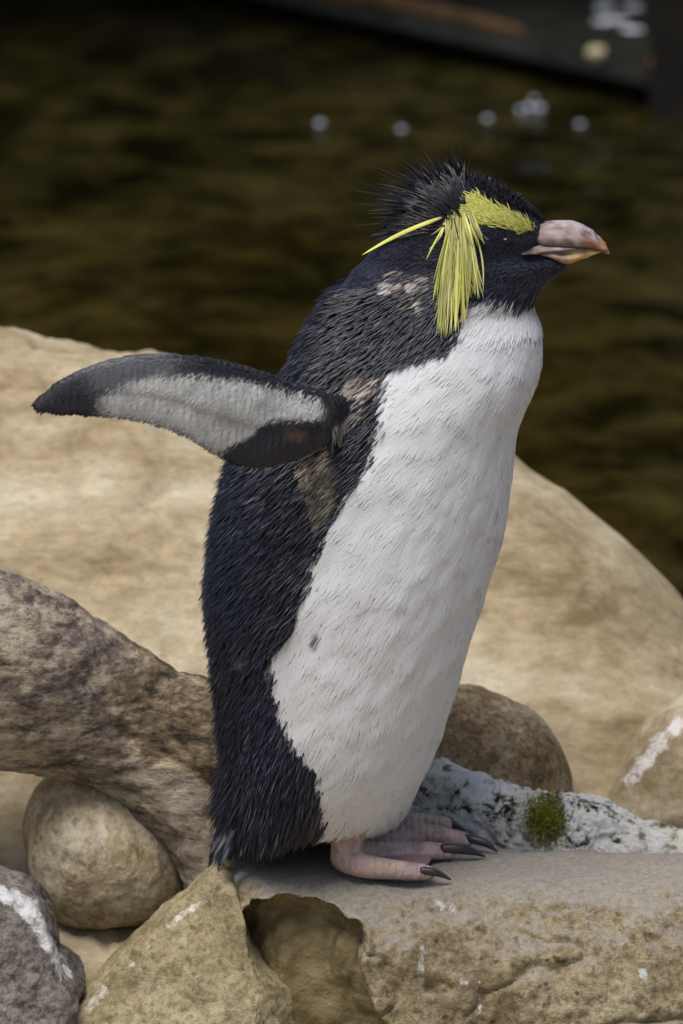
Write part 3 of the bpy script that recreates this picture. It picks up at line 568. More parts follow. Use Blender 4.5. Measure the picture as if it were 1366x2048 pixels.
def pigment(v, jit=0.0):
    """Plumage colour at body points; both sides of the bird carry the same pattern."""
    q = v.copy(); fl = is_flip(v); q[:, 1] = -np.abs(q[:, 1]); px, py = proj(q)
    n1 = fbm(v, 90, 3, 3); n2 = fbm(v, 30, 2, 4)
    slate = np.stack([0.0085 + 0.004 * n1, 0.009 + 0.004 * n1, 0.019 + 0.007 * n1], 1)
    c = slate * (1 + 0.4 * n2[:, None])
    we = px - np.interp(py, EDGE[:, 0], EDGE[:, 1]) + 10 * n2 + 9 * n1 + jit
    top = py - np.interp(px, [900, 945, 1000, 1065, 1100], [650, 602, 594, 610, 612]) + 4 * n1 + 0.4 * jit
    wt = smooth((we + 4) / 10) * smooth((top + 3) / 7)
    spot = np.exp(-((px - 636) / 7) ** 2 - ((py - 1270) / 12) ** 2); wt = wt * (1 - 0.9 * spot)
    white = np.array([0.81, 0.81, 0.825]) * (1 + 0.05 * n2[:, None])
    c = c * (1 - wt[:, None]) + white * wt[:, None]
    th_ = smooth((top - -4) / 8) * (1 - smooth((top - 10) / 14)) * smooth(we / 30); c = c * (1 - 0.45 * th_[:, None]) + 0.45 * th_[:, None] * np.array([0.38, 0.36, 0.33])
    for ip, (poly, pc_) in enumerate(PATCH):
        k = smooth((poly_dist(px, py, poly) + 9 * n1 + 0.5 * jit + 2) / 9)[:, None]
        if ip == 3: k = k * smooth((fbm(v, 130, 2, 77) + 0.10) / 0.3)[:, None]
        c = c * (1 - k) + np.array(pc_) * (1 + 1.1 * n1[:, None] + 0.5 * n2[:, None]) * k
    # flipper: pale underside, dark leading band, tip and trailing patch
    if fl.any():
        fx, fy = proj(v); ft = np.interp(fx, FL[::-1, 0], FL[::-1, 1]); fb = np.interp(fx, FL[::-1, 0], FL[::-1, 2]); u = np.clip((fy - ft) / (fb - ft + 1e-6), 0, 1)
        pale = np.array([0.40, 0.40, 0.39]) * (1 + 0.35 * n1[:, None]); dark = np.array([0.014, 0.014, 0.02]); grey = np.array([0.085, 0.085, 0.095])
        k = np.repeat(pale, 1, 0)
        inn = poly_dist(fx, fy, [(640, 800), (655, 822), (640, 838), (560, 838), (525, 850), (500, 880), (455, 905), (430, 925), (380, 890), (300, 865), (220, 850), (180, 845), (190, 800), (240, 770), (330, 748), (420, 752), (500, 762), (580, 778)])
        wi = smooth((inn + 10 * n1 + 0.7 * jit + 6) / 14)[:, None]
        band = np.where((fx < 360)[:, None], grey * (1 + 0.5 * n1[:, None]), dark); bw = smooth((fx - 330) / 50)[:, None]; band = grey * (1 - bw) + dark * bw
        tip = smooth((205 - fx + 60 * (u - 0.25) + 14 * n1) / 60)[:, None]
        k = band * (1 - wi) + pale * wi
        low = smooth((u - 0.72) / 0.25) * smooth((430 - fx) / 60) * smooth((fx - 200) / 80); k = k * (1 - 0.2 * low[:, None]) + 0.2 * low[:, None] * dark
        k = k * (1 - tip) + dark * tip
        tp_ = smooth((poly_dist(fx, fy, [(450, 895), (505, 870), (530, 846), (600, 838), (645, 845), (650, 880), (620, 915), (560, 940), (480, 940)]) + 6 * n1 + 0.5 * jit + 3) / 9)[:, None]
        k = k * (1 - tp_) + dark * 1.1 * tp_
        bp = smooth((poly_dist(fx, fy, [(560, 850), (625, 842), (640, 860), (600, 885), (570, 880)]) + 14 * n1) / 12)[:, None] * 0.8
        k = k * (1 - bp) + np.array([0.085, 0.058, 0.038]) * bp
        # the outer (upper) face, turned from the camera, is slate
        c[fl] = k[fl]
    return np.maximum(c, 0.004)
c = pigment(BV); fd = foot_dist(BV); fmask = np.maximum(smooth((0.004 - fd) / 0.003) * smooth((0.050 - BV[:, 2]) / 0.012), smooth((0.020 - BV[:, 2]) / 0.004))
outer = is_flip(BV) & (BN[:, 1] > 0.5); c[outer] = (0.02, 0.02, 0.028)
n1 = fbm(BV, 60, 3, 5); n2 = fbm(BV, 200, 2, 6)
pink = np.array([0.38, 0.272, 0.265]) * (1 + 0.35 * n1[:, None]); yel = np.array([0.42, 0.30, 0.20])
k = smooth(n1 * 2.0 + 0.35)[:, None] * 0.6; pink = pink * (1 - k) + yel * k
sole = smooth((0.0045 - BV[:, 2]) / 0.003)[:, None]; pink = pink * (1 - sole) + np.array([0.03, 0.024, 0.02]) * sole
dk = smooth((n2 - 0.32) / 0.12)[:, None] * 0.35; pink = pink * (1 - dk) + np.array([0.06, 0.04, 0.04]) * dk
wk = (smooth((fd - 0.0002) / 0.0022) * smooth((0.016 - BV[:, 2]) / 0.004))[:, None] * 0.75; pink = pink * (1 - wk) + np.array([0.17, 0.10, 0.10]) * wk
mo = smooth((fbm(BV, 110, 3, 8) - 0.02) / 0.25)[:, None] * 0.5; pink = pink * (1 - mo) + np.array([0.20, 0.15, 0.145]) * mo
c = c * (1 - fmask[:, None]) + pink * fmask[:, None]; set_col(body_me, c)
m = NM('penguin_skin', 0.62, 0.35); m.color(m.attr()); wv = m.node('ShaderNodeTexWave'); wv.inputs['Scale'].default_value = 62; wv.inputs['Distortion'].default_value = 5; wv.inputs['Detail'].default_value = 3; wv.inputs['Detail Scale'].default_value = 2; m.l(m.pos, wv.inputs['Vector']); m.bump(wv.outputs['Fac'], 0.55, 0.0012); m.bump(m.noise(330, 4, 0.65), 0.5, 0.0015); M_skin = m.m
body = child('body', body_me, M_skin)
bvh = BVHTree.FromPolygons([tuple(x) for x in BV], [tuple(p.vertices) for p in body_me.polygons])
def hit(px, py, off=0.0):
    d = Vector(ray(np.array(float(px)), np.array(float(py)))).normalized(); h = bvh.ray_cast(Vector(CAM), d)
    if h[0] is None: return None, None
    return np.array(h[0] + h[1] * off), np.array(h[1])

# ---- plumage: small ridged feathers rooted all over the body
body_me.calc_loop_triangles(); T = np.empty(len(body_me.loop_triangles) * 3, np.int32); body_me.loop_triangles.foreach_get('vertices', T); T = T.reshape(-1, 3)
pa, pb_, pcx = BV[T[:, 0]], BV[T[:, 1]], BV[T[:, 2]]; area = 0.5 * np.linalg.norm(np.cross(pb_ - pa, pcx - pa), axis=1)
def scatter(n, cell):
    i = rng.choice(len(T), n, p=area / area.sum()); u = rng.random((n, 2)); f = u.sum(1) > 1; u[f] = 1 - u[f]
    p = pa[i] + (pb_[i] - pa[i]) * u[:, :1] + (pcx[i] - pa[i]) * u[:, 1:]
    nn_ = BN[T[i, 0]] * (1 - u.sum(1))[:, None] + BN[T[i, 1]] * u[:, :1] + BN[T[i, 2]] * u[:, 1:]; nn_ /= np.linalg.norm(nn_, axis=1)[:, None] + 1e-9
    key = np.floor(p / cell).astype(np.int64); key = key[:, 0] * 73856093 ^ key[:, 1] * 19349663 ^ key[:, 2] * 83492791
    _, ix = np.unique(key, return_index=True); return p[ix], nn_[ix]
def tangent(d, n):
    t = d - (d * n).sum(1)[:, None] * n; return t / (np.linalg.norm(t, axis=1)[:, None] + 1e-9)
m = NM('feather', 0.40, 0.32); m.color(m.attr()); M_feather = m.m; m.b.inputs['Sheen Weight'].default_value = 0.08
m = NM('soft_feather', 0.9, 0.1); at = m.attr(); m.color(at); M_soft = m.m
tl = m.node('ShaderNodeBsdfTranslucent'); m.l(at, tl.inputs[0]); mxs = m.node('ShaderNodeMixShader'); mxs.inputs[0].default_value = 0.22
m.l(m.b.outputs[0], mxs.inputs[1]); m.l(tl.outputs[0], mxs.inputs[2]); m.l(mxs.outputs[0], m.t.nodes['Material Output'].inputs[0])
p, n = scatter(600000, 0.00185); fl = is_flip(p); px, py = proj(p * [1, 1, 1]); qx, qy = proj(np.column_stack([p[:, 0], -np.abs(p[:, 1]), p[:, 2]]))
fdist = foot_dist(p); keep = ~((fdist < 0.005) & (p[:, 2] < 0.045)) & (p[:, 2] > 0.021) & (poly_dist(qx, qy, [(1030, 493), (1070, 478), (1125, 474), (1125, 508), (1085, 508), (1050, 500)]) < 0)
p, n, fl, qx, qy = p[keep], n[keep], fl[keep], qx[keep], qy[keep]
N = len(p); jit = rng.normal(0, 7, N); c = pigment(p, jit); lum = c.mean(1)
hw = smooth((640 - qy) / 80)[:, None]
lowb = smooth((qy - 1100) / 400)[:, None]
base = np.array([-0.62, 0, -0.78]) * (1 - lowb) + np.array([-0.26, 0, -0.96]) * lowb
base = base * (1 - hw) + np.array([-0.85, 0, -0.45]) * hw
base = base + rng.normal(0, 1, (N, 3)) * np.where(lum < 0.3, 0.10, 0.05)[:, None] + 0.25 * np.stack([fbm(p, 18, 2, 8), 0 * lum, fbm(p, 18, 2, 9)], 1)
rear = n[:, 0:1] < -0.5
d = tangent(base, n)
body_f = ~fl
# slate feathers
def build(name, sel, L, W, lift, curl, mat, tipc, ridgec, ridge=0.3, off=-0.0004):
    k = sel.sum(); v, q, t, cc = blades(p[sel] + n[sel] * off, n[sel], d[sel], L, W, lift, curl, c[sel] * 0.9, tipc, ridge, ridgec)
    return child(name, mesh_np(name, v, q, t, cc), mat, kind='stuff')
r_ = rng.random
shoulder = smooth((60 - np.hypot(qx - 690, qy - 830)) / 30)
dark_s = body_f & (lum < 0.10) & (qy > 575)
k = dark_s.sum(); hi_ = 0.35 + 0.65 * np.maximum(smooth((-n[dark_s][:, 0] - 0.1) / 0.5), smooth((840 - qy[dark_s]) / 120)); br = (hi_ * smooth((r_(k) - 0.62) / 0.35) * (0.35 + 0.65 * smooth((fbm(p[dark_s], 14, 2, 40) + 0.25) / 0.4)))[:, None]  # highlights painted into feather ridges, strongest on rear-facing and upper feathers
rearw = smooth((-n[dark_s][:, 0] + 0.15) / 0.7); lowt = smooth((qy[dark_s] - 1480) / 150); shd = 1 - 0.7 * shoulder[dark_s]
pxd = proj(p[dark_s])[0]; zmin = np.interp(pxd, [430, 520, 590, 660], [0.004, 0.014, 0.029, 0.034])
Ls = 0.0115 * (0.7 + 0.6 * r_(k)) * (1 + 1.0 * lowt) * shd; Ls = np.clip(np.minimum(Ls, (p[dark_s][:, 2] - zmin + 0.004 * r_(k)) / 0.9), 0.004, None)
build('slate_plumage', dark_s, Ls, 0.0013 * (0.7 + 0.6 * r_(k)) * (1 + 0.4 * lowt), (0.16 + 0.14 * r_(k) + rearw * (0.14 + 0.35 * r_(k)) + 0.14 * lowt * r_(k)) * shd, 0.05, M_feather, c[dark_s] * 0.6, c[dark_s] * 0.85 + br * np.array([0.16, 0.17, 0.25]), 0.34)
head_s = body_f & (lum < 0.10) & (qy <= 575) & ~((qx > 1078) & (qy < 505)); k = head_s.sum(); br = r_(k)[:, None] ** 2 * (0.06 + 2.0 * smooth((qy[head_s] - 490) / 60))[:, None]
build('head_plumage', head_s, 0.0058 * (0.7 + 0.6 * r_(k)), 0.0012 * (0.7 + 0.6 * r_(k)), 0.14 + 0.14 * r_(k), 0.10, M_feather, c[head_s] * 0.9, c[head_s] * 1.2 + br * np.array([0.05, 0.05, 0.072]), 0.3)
mid_s = body_f & (lum >= 0.10) & (lum < 0.42); k = mid_s.sum(); br = r_(k)[:, None] ** 1.5
build('moulting_plumage', mid_s, 0.0085 * (0.6 + 0.8 * r_(k)), 0.0017 * (0.6 + 0.8 * r_(k)), 0.22 + 0.3 * r_(k), 0.14, M_soft, c[mid_s] * (0.6 + 0.9 * br), c[mid_s] * (0.8 + 1.5 * br), 0.25)
wh_s = body_f & (lum >= 0.42); k = wh_s.sum(); br = r_(k)[:, None]; ed_ = smooth((0.62 - lum[wh_s]) / 0.1)
tmask = smooth((700 - qy[wh_s]) / 80)
hem = smooth((0.07 - p[wh_s][:, 2]) / 0.03)
build('white_plumage', wh_s, 0.0100 * (0.7 + 0.6 * r_(k)) * (1 + 0.5 * hem * r_(k)), 0.0017 * (0.7 + 0.6 * r_(k)), 0.055 + 0.02 * r_(k) + 0.12 * hem * r_(k) + 0.02 * fbm(p[wh_s] * [1.2, 1, 0.6], 75, 2, 44) + 0.12 * tmask * r_(k), 0.06, M_soft, c[wh_s] * (0.93 + 0.1 * br), c[wh_s] * (0.96 + 0.08 * br), 0.10, 0.0004)
# flipper feathers: small, scale-like
p, n = scatter(900000, 0.0015); fl = is_flip(p); p, n = p[fl], n[fl]; N = len(p); jit = rng.normal(0, 7, N); c = pigment(p, jit); qx, qy = proj(p)
tb = np.interp(qx, FL[::-1, 0], FL[::-1, 2]); out_ = (n[:, 1] > 0.3) & (qy < tb - 26); c[out_] = (0.02, 0.02, 0.028); lum = c.mean(1)
d = tangent(np.array([-0.66, 0, -0.66]) + rng.normal(0, 0.06, (N, 3)), n); sel = np.ones(N, bool); br = r_(N)[:, None]
dkt = (r_(N) < 0.30)[:, None] * smooth((420 - qx) / 200)[:, None]
build('flipper_plumage', sel, 0.0052 * (0.8 + 0.4 * r_(N)), 0.0013 * (0.8 + 0.4 * r_(N)), 0.055 + 0.05 * r_(N), 0.03, M_feather, c * (1 - 0.85 * dkt) * (0.75 + 0.3 * br), c * (0.95 + 0.4 * br), 0.2)

# ---- bill
def loft_x(st_, m=20):                          # px, top py, bottom py, half width -> rings across the bill
    st_ = dense(np.array(st_, float), 44); a = np.linspace(0, 2 * np.pi, m, endpoint=False)
    t_ = P(st_[:, 0], st_[:, 1]); b_ = P(st_[:, 0], st_[:, 2]); c_ = (t_ + b_) / 2; h = (t_[:, 2] - b_[:, 2]) / 2
    return np.stack([c_[:, 0:1] + 0 * a, np.maximum(st_[:, 3], 1e-4)[:, None] * np.cos(a) * (1 - 0.28 * np.sin(a)) * (1 - 0.14 * np.exp(-((np.sin(a) - 0.35) / 0.18) ** 2)), c_[:, 2:3] + h[:, None] * np.sin(a)], -1)
def bill_part(name, st_, ramp_, seed):
    s = Soup(); s.rings(loft_x(st_)); me = s.mesh(name); v = coords(me); px, py = proj(v)
    n1 = fbm(v * [0.5, 1, 1.5], 260, 3, seed); n2 = fbm(v * [0.6, 1, 1.4], 90, 2, seed + 1)
    displace(me, lambda q: 0.0013 * fbm(q * [0.45, 1, 1.6], 150, 3, seed)); c = ramp_(px, py, n1, n2); set_col(me, np.clip(c, 0.01, 1)); return me
def mixc(c, k, d_): k = np.clip(k, 0, 1)[:, None]; return c * (1 - k) + np.array(d_) * k
def up_col(px, py, n1, n2):
    top = np.interp(px, [1050, 1085, 1105, 1135, 1160, 1178, 1192, 1206, 1219], [462, 443, 440, 441, 446, 455, 468, 482, 498]); u = (py - top) / 50.0 + 0.12 * n2
    c = np.tile(np.array([0.47, 0.39, 0.40]), (len(px), 1)); c = mixc(c, smooth((u - 0.22) / 0.15), (0.33, 0.19, 0.175)); c = mixc(c, np.exp(-((u - 0.40 - 0.12 * np.sin((px - 1085) / 30)) / 0.07) ** 2) * 0.85, (0.52, 0.44, 0.33))
    c = mixc(c, smooth((u - 0.55) / 0.2), (0.40, 0.33, 0.31)); c = mixc(c, 0.75 * smooth(n1 * 4), (0.15, 0.085, 0.075)); c = mixc(c, 0.5 * smooth(-n1 * 4 - 0.2), (0.55, 0.50, 0.48))
    c = mixc(c, smooth((px - 1155) / 25) * smooth((u - 0.22) / 0.2) * 0.8, (0.38, 0.15, 0.11)); c = mixc(c, 0.7 * smooth((1112 - px) / 22), (0.22, 0.14, 0.13)); c = mixc(c * 0.74, smooth((px - 1192) / 14) * 0.85, (0.42, 0.21, 0.09)); return mixc(c, 0.85 * np.exp(-((py - np.interp(px, [1085, 1120, 1160, 1205], [493, 491, 494, 502])) / 3.0) ** 2), (0.05, 0.03, 0.025))
def lo_col(px, py, n1, n2):
    c = np.tile(np.array([0.32, 0.20, 0.13]), (len(px), 1)); c = mixc(c, smooth((px - 1125) / 30), (0.52, 0.32, 0.11)); c = mixc(c, 0.8 * smooth(n2 * 4), (0.20, 0.10, 0.045)); return mixc(c, 0.45 * smooth(n1 * 4), (0.40, 0.33, 0.28))
def ga_col(px, py, n1, n2):
    c = np.tile(np.array([0.33, 0.25, 0.225]), (len(px), 1)); c = mixc(c, 0.9 * smooth(n2 * 4), (0.13, 0.075, 0.06)); c = mixc(c, 0.6 * smooth(n1 * 4), (0.52, 0.47, 0.46)); c = mixc(c * 0.8, 0.8 * np.exp(-((py - np.interp(px, [1040, 1085, 1120, 1160], [492, 492, 491, 494])) / 2.2) ** 2), (0.05, 0.03, 0.025)); return mixc(c, smooth((1082 - px) / 32), (0.07, 0.045, 0.042))
m = NM('bill_horn', 0.42, 0.45); m.color(m.attr()); m.bump(m.noise(420, 4, 0.6, m.mapped((0.35, 1, 1))), 0.35, 0.0012); M_bill = m.m
child('upper_mandible', bill_part('upper_mandible', [(1050, 465, 482, .006), (1072, 453, 490, .0095), (1085, 446, 494, .0112), (1105, 441, 494, .0114), (1135, 441, 495, .0105), (1160, 446, 496, .009), (1178, 455, 497, .0075), (1192, 467, 499, .006), (1204, 480, 503, .0042), (1213, 490, 507, .0028), (1219, 499, 508, .001)], up_col, 3), M_bill)
child('lower_mandible', bill_part('lower_mandible', [(1055, 489, 500, .009), (1085, 490, 509, .0125), (1110, 491, 519, .0120), (1132, 492, 527, .0104), (1150, 493, 523, .0086), (1170, 494, 515, .0062), (1188, 496, 509, .0045), (1202, 498, 504, .002)], lo_col, 5), M_bill)
child('gape_skin', bill_part('gape_skin', [(1040, 491, 494, .0258), (1052, 488, 497, .0246), (1075, 483, 501, .0190), (1100, 483, 500, .0128), (1125, 486, 498, .0100), (1150, 490, 497, .0074), (1168, 493, 496, .0050)], ga_col, 7), M_bill)

# ---- eye, coloured near-black for the shadow under the brow
m = NM('eye', 0.25, 0.4); m.color((0.012, 0.006, 0.005)); M_eye = m.m
for sgn in (-1, 1):
    h, hn_ = hit(1012, 482); cpos = np.array([h[0], -sgn * h[1] if sgn > 0 else h[1], h[2]]) if h is not None else np.array([0.11, -.03, .44])
    child('eye', lump(cpos + np.array([0, -sgn * -0.0 + (0.0022 if sgn < 0 else -0.0022), 0]), 0.0045, 0.7, 1, 0.0, 3), M_eye)

# ---- claws
m = NM('claw', 0.38, 0.45); m.color(m.ramp(m.noise(240, 4, 0.6), [(0.35, (0.012, 0.010, 0.011)), (0.65, (0.045, 0.038, 0.042))])); M_claw = m.m
for l in ([(846, 1741, .0098, .0034), (866, 1744, .0085, .0037), (884, 1750, .0055, .0024), (901, 1759, .0014, .0008)],
          [(888, 1697, .0108, .0044), (915, 1698, .0100, .0046), (945, 1703, .0072, .0034), (968, 1712, .0025, .0012)],
          [(828, 1676, .0100, .0036), (848, 1678, .0085, .0034), (864, 1686, .0040, .0012)],
          [(848, 1656, .0130, .0040), (866, 1660, .0135, .0046), (877, 1670, .0110, .0044), (878, 1681, .0070, .0030), (868, 1687, .0045, .0016)],
          [(925, 1674, .0105, .0036), (950, 1680, .0095, .0040), (975, 1688, .0070, .0034), (993, 1702, .0020, .0010)],
          [(888, 1646, .0100, .0036), (908, 1650, .0090, .0036), (930, 1660, .0030, .0012)]):
    s = Soup(); s.tube(np.array([G(np.array(float(a)), np.array(float(b)), h) for a, b, h, r in l]), np.array([r * 0.8 for *_, r in l]), 12, 26); child('claw', s.mesh('claw'), M_claw)

# ---- tail feathers
for i in range(60):
    t = rng.random(); side = rng.uniform(-0.055, 0.03)
    r0 = P(np.array(462 + 95 * t + rng.uniform(-8, 8)), np.array(1610. + rng.uniform(-25, 30) - 500 * min(side, 0)), side * 0.95)
    r1 = P(np.array(422 + 126 * t + rng.uniform(-10, 8)), np.array(1752. - 42 * t + rng.uniform(-50, 6)), side * 1.05 - 0.010)
    dd = r1 - r0; L_ = np.linalg.norm(dd); dd /= L_; nn1 = tangent(np.array([[-0.5, -1.0 if side < 0.01 else 1.0, 0.1]]), dd[None])
    cc = np.array([[0.010, 0.010, 0.016]]); v, q, t3, c3 = blades(r0[None], nn1, dd[None], L_, 0.0046, 0.10, 0.06, cc, cc * 0.8, 0.25, cc * (2 + 10 * rng.random() ** 2))
    child('tail_feather', mesh_np('tail_feather', v, q, t3, c3), M_feather)

# ---- black head crest, radiating from the crown
K = 1000; hub = P(np.array(930.), np.array(425.), 0.0)
ang = np.radians(rng.uniform(80, 197, K)); yv = rng.uniform(-1, 1, K)
ang += 0.10 * np.sin(ang * 23 + 2 * yv); deg = np.degrees(ang)
dirs = np.stack([np.cos(ang), 0.5 * yv, np.sin(ang)], 1); dirs /= np.linalg.norm(dirs, axis=1)[:, None]
rts = []
for dr_ in dirs:
    h = bvh.ray_cast(Vector(hub + dr_ * 0.2), Vector(-dr_)); rts.append(np.array(h[0]) if h[0] is not None else hub)
rts = np.array(rts); rl = np.linalg.norm(rts - hub, axis=1); pull = 0.004 + 0.012 * rng.random(K); rts = rts - dirs * pull[:, None]
tipr = np.interp(deg, [80, 88, 97, 104, 114, 124, 136, 150, 165, 180, 197], [62, 104, 126, 92, 100, 128, 142, 160, 182, 186, 160]) / 2800.0
clump = 0.86 + 0.26 * np.sin(deg * 0.95 + 3 * yv) * np.sin(deg * 0.41); Lc = np.maximum(tipr * clump * np.where(rng.random(K) < 0.28, 0.98 + 0.3 * rng.random(K), 0.55 + 0.38 * rng.random(K)) - rl + pull, 0.006)
lay = dirs + np.array([-0.25, 0, 0.0]) * np.interp(deg, [84, 110, 150, 196], [0.0, 0.25, 0.5, 0.8])[:, None] + rng.normal(0, .07, (K, 3)); lay /= np.linalg.norm(lay, axis=1)[:, None]
nn1 = tangent(rng.normal(size=(K, 3)) + np.array([0, -1.0, 0.3]), lay); cc = np.tile(np.array([[0.008, 0.008, 0.011]]), (K, 1))
v, q, t3, c3 = blades(rts, nn1, lay, Lc, 0.0012, 0.0, 0.08 * rng.normal(size=K), cc, cc * 1.6, 0.3, cc * (0.8 + 7 * rng.random((K, 1)) ** 4))
crest = child('black_crest', mesh_np('black_crest', v, q, t3, c3), M_feather, kind='stuff')
rt, nr, qd = [], [], []
for a_, b_ in np.column_stack([rng.uniform(790, 935, 700), rng.uniform(362, 470, 700)]):
    h, hn_ = hit(a_, b_)
    if h is not None and b_ < 440 + (965 - a_) * 0.25: rt.append(h); nr.append(hn_); qd.append((a_ - 955, 0, 470 - b_))
rt, nr, qd = np.array(rt), np.array(nr), np.array(qd, float); K = len(rt); qd /= np.linalg.norm(qd, axis=1)[:, None]
dt = tangent(qd + rng.normal(0, .14, (K, 3)), nr); cc = np.tile(np.array([[0.008, 0.008, 0.011]]), (K, 1))
vb = blades(rt, nr, dt, 0.016 * (0.6 + 0.7 * rng.random(K)), 0.0013, 0.30 + 0.25 * rng.random(K), 0.12, cc, cc * 1.3, 0.3, cc * (0.8 + 5 * rng.random((K, 1)) ** 4))
for sg in (1, -1): child('crown_plumage', mesh_np('crown_plumage', vb[0] * [1, sg, 1], vb[1], vb[2], vb[3]), M_feather, kind='stuff')
# a few long stray barbs
for l in ([(850, 425), (790, 415), (716, 407)], [(850, 437), (780, 445), (708, 451)], [(850, 420), (800, 398), (748, 388)], [(855, 428), (790, 424), (735, 428)], [(850, 445), (800, 452), (742, 470)], [(870, 400), (830, 372), (800, 358)], [(915, 360), (908, 330), (904, 309)], [(925, 360), (918, 335), (915, 314)], [(945, 365), (950, 350), (954, 342)], [(935, 362), (936, 340), (938, 319)], [(880, 372), (858, 352), (842, 340)], [(962, 470), (985, 520), (975, 560)], [(910, 440), (925, 520), (930, 610)], [(905, 440), (915, 540), (912, 640)], [(935, 440), (955, 500), (968, 540)], [(905, 455), (925, 520), (938, 590)], [(830, 470), (815, 520), (795, 560)]):
    pts = []
    for a_, b_ in dense(np.array(l, float), 7):
        h, _ = hit(a_, b_, 0.0045); pts.append(h if h is not None else P(np.array(a_), np.array(b_), 0.0))
    s = Soup(); s.tube(np.array(pts), np.linspace(.0004, .00015, 7), 6, 20); me = s.mesh('stray_barb'); set_col(me, np.full((len(me.vertices), 3), 0.012)); child('stray_barb', me, M_feather, crest)
# tuft on the forehead
K = 900; fx = rng.uniform(955, 1085, K); rt, nr = [], []
for a_ in range(K):
    cpx = fx[a_]; d_ = Vector((rng.normal(0, 0.25), rng.uniform(-1.1, 1.1), 1)).normalized(); o_ = Vector(P(np.array(cpx), np.array(440.), 0.0)); h = bvh.ray_cast(o_ + d_ * 0.2, -d_)
    if h[0] is not None: rt.append(h[0]); nr.append(h[1])
rt, nr = np.array(rt), np.array(nr); K = len(rt); lay = nr + np.array([-0.35, 0, 0.25]) + rng.normal(0, 0.2, (K, 3)); lay /= np.linalg.norm(lay, axis=1)[:, None]; nn1 = tangent(rng.normal(size=(K, 3)), lay); cc = np.tile(np.array([[0.010, 0.010, 0.013]]), (K, 1))
v, q, t3, c3 = blades(rt - nr * 0.001, nn1, lay, 0.0055 * (0.6 + 0.7 * rng.random(K)), 0.0011, 0, 0.1, cc, cc * 1.5, 0.3, cc * (1 + 3 * rng.random((K, 1))))
child('forehead_tuft', mesh_np('forehead_tuft', v, q, t3, c3), M_feather, kind='stuff')

# ---- yellow brow and hanging plumes
m = NM('yellow_plume', 0.55, 0.3); m.color(m.attr()); M_yel = m.m
BROW = [(1072, 462), (1050, 470), (1020, 462), (985, 455), (955, 447), (930, 440), (925, 425), (945, 395), (962, 388), (990, 410), (1015, 425), (1040, 437), (1062, 446)]
cand = np.column_stack([rng.uniform(920, 1075, 5200), rng.uniform(385, 472, 5200)]); cand = cand[poly_dist(cand[:, 0], cand[:, 1], BROW) > 7 + rng.normal(0, 5, len(cand))][:1500]
rt, nr, qq = [], [], []
for a_, b_ in cand:
    h, hn_ = hit(a_, b_)
    if h is not None: rt.append(h); nr.append(hn_); qq.append(a_)
rt, nr, qq = np.array(rt), np.array(nr), np.array(qq); K = len(rt)
df_ = np.where((rng.random(K) < 0.22)[:, None], np.array([-0.35, 0, 0.95]), np.array([-0.92, 0, 0.30])) + rng.normal(0, 0.18, (K, 3)); dt = tangent(df_, nr)
yc = np.array([0.54, 0.52, 0.08]) * (0.6 + 0.55 * rng.random((K, 1))); yc[:, 2] *= 1 + rng.random(K)
vb = blades(rt, nr, dt, 0.0085 * (0.6 + 0.7 * rng.random(K)), 0.0011, 0.32, 0.18, yc * 0.75, yc, 0.3, yc * 1.15)
brow = child('yellow_brow', mesh_np('yellow_brow', *[vb[i] for i in (0, 1, 2)], vb[3]), M_yel, kind='stuff')
vm = vb[0] * [1, -1, 1]; brow2 = child('yellow_brow', mesh_np('yellow_brow', vm, vb[1][:, ::-1], vb[2][:, ::-1], vb[3]), M_yel, kind='stuff')
tips = []
for i in range(84):
    t = rng.random(); tips.append((864 + 70 * t + rng.normal(0, 4), np.interp(t, [0, .2, .45, .8, 1], [650, 684, 672, 662, 645]) - rng.random() ** 2 * 90, 902 + rng.normal(0, 12) + 24 * t, 434 + rng.normal(0, 6), 0.0014))
for i in range(26):
    t = rng.random(); tips.append((936 + 32 * t, 604 - 12 * rng.random() - 25 * rng.random(), 926 + 16 * t, 438 + rng.normal(0, 4), 0.0015))
for i in range(14):
    t = rng.random(); tips.append((938 + 40 * t, 497 - 18 * t + rng.normal(0, 6), 922 + 30 * t, 430 + rng.normal(0, 4), 0.0016))
tips += [(724, 510, 885, 434, 0.0036), (728, 508, 880, 437, 0.0024), (858, 500, 888, 440, 0.0020), (852, 520, 890, 445, 0.0012), (862, 470, 892, 436, 0.0020)]
def ribbon(pts, nrm, W, c):                     # tapered ridged vane along a polyline
    n_ = len(pts); T_ = np.gradient(pts, axis=0); T_ /= np.linalg.norm(T_, axis=1)[:, None]; sd = np.cross(T_, nrm); sd /= np.linalg.norm(sd, axis=1)[:, None]
    s_ = np.linspace(0, 1, n_); wv = W * np.interp(s_, [0, .15, .6, .9, 1], [.5, .9, 1, .45, .05]); up_ = np.cross(sd, T_)
    v = np.stack([pts - sd * wv[:, None] / 2, pts + up_ * wv[:, None] * 0.28, pts + sd * wv[:, None] / 2], 1)
    cc = np.repeat((c[None] * (0.75 + 0.35 * s_)[:, None])[:, None], 3, 1); cc[:, 1] *= 1.15
    return mesh_np('crest_plume', v.reshape(-1, 3), grid_faces(n_, 3), None, cc.reshape(-1, 3))
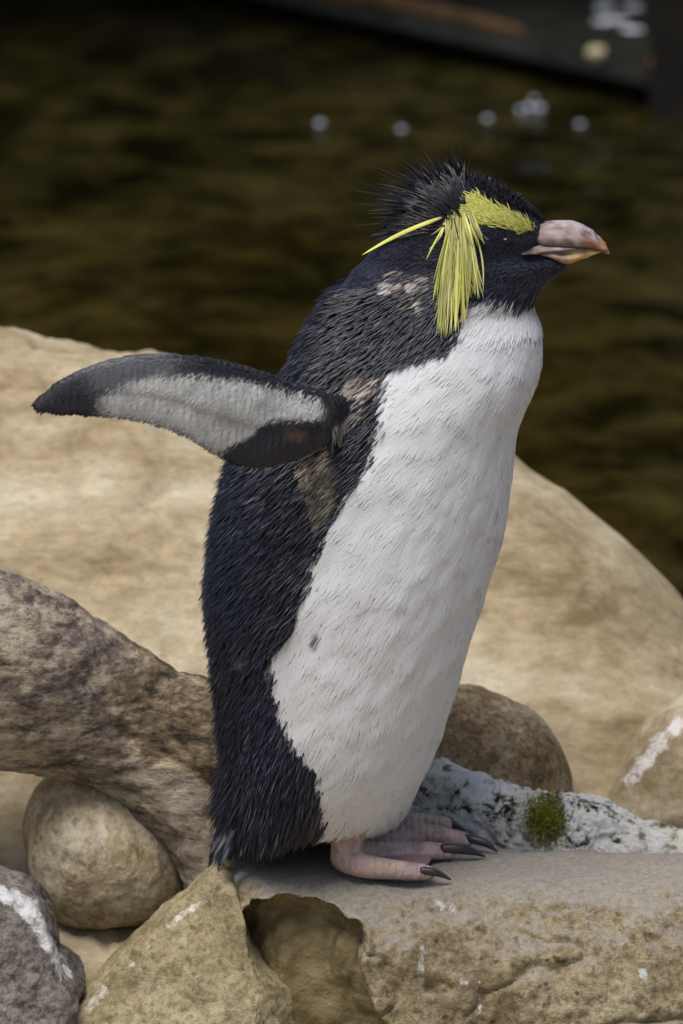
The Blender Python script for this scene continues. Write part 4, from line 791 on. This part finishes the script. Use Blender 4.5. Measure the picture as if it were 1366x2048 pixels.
for i, (tx, ty, rx, ry, W) in enumerate(tips):
    bow = rng.normal(0, 4) - (4 if tx < 900 and ty > 550 else 0); s_ = np.linspace(0, 1, 12)
    cx = rx + (tx - rx) * s_ ** 1.25 + bow * np.sin(s_ * np.pi); cy = ry + (ty - ry) * s_
    if ty < 530 and tx < 800: cx = rx + (tx - rx) * s_; cy = ry + (ty - ry) * s_ + -6 * np.sin(s_ * np.pi)
    pts, nrm = [], []; base_off = 0.003 + 0.006 * rng.random() + (0.016 if tx < 800 else 0)
    for j, (a_, b_) in enumerate(zip(cx, cy)):
        h, hn_ = hit(a_, b_); 
        if h is None: h = P(np.array(a_), np.array(b_), -0.012); hn_ = np.array([0, -1.0, 0])
        pts.append(h); nrm.append(hn_)
    pts, nrm = np.array(pts), np.array(nrm)
    yk = np.convolve(np.pad(pts[:, 1], 3, 'edge'), np.ones(7) / 7, 'valid'); yk = np.minimum(yk, pts[:, 1]) - base_off * np.sin(np.clip(s_ * 1.3 + 0.12, 0, 1) * np.pi / 2)
    pts = P(cx, cy, yk); nv = np.tile(np.array([[0.0, -1, 0.25]]), (12, 1)) + rng.normal(0, 0.25, 3)
    c1 = np.array([0.64, 0.63, 0.11]) * (0.42 + 0.7 * rng.random()); c1[2] *= 1 + 1.6 * rng.random()
    me = ribbon(pts, nv, W * (0.75 + 0.5 * rng.random()), c1); child('crest_plume', me, M_yel, brow)
    if i % 3 == 0:
        me2 = me.copy(); v_ = coords(me2); set_coords(me2, v_ * [1, -1, 1]); child('crest_plume', me2, M_yel, brow2)

# ---- moss tuft on the crusted rock
lm = lich.data; lb = BVHTree.FromPolygons([tuple(x) for x in coords(lm)], [tuple(q.vertices) for q in lm.polygons]); rt, nr = [], []
while len(rt) < 2600:
    a_, b_ = 1090 + rng.normal(0, 20), 1640 + rng.normal(0, 22); h = lb.ray_cast(Vector(CAM), Vector(ray(np.array(a_), np.array(b_))).normalized())
    if h[0] is not None: rt.append(h[0]); nr.append(h[1])
rt, nr = np.array(rt), np.array(nr); K = len(rt); lay = nr + rng.normal(0, 0.5, (K, 3)); lay /= np.linalg.norm(lay, axis=1)[:, None]; nn1 = tangent(rng.normal(size=(K, 3)), lay)
gc = np.array([0.26, 0.24, 0.035]) * (0.5 + 0.9 * rng.random((K, 1))); vb = blades(rt - nr * 0.001, nn1, lay, 0.0045 * (0.5 + rng.random(K)), 0.0009, 0, 0.15, gc * 0.5, gc, 0.3, gc * 1.2)
m = NM('moss', 0.8, 0.2); m.color(m.attr()); link('moss', mesh_np('moss', vb[0], vb[1], vb[2], vb[3]), m.m, label='olive green moss tuft growing on the white crusted rock', cat='moss', kind='stuff')
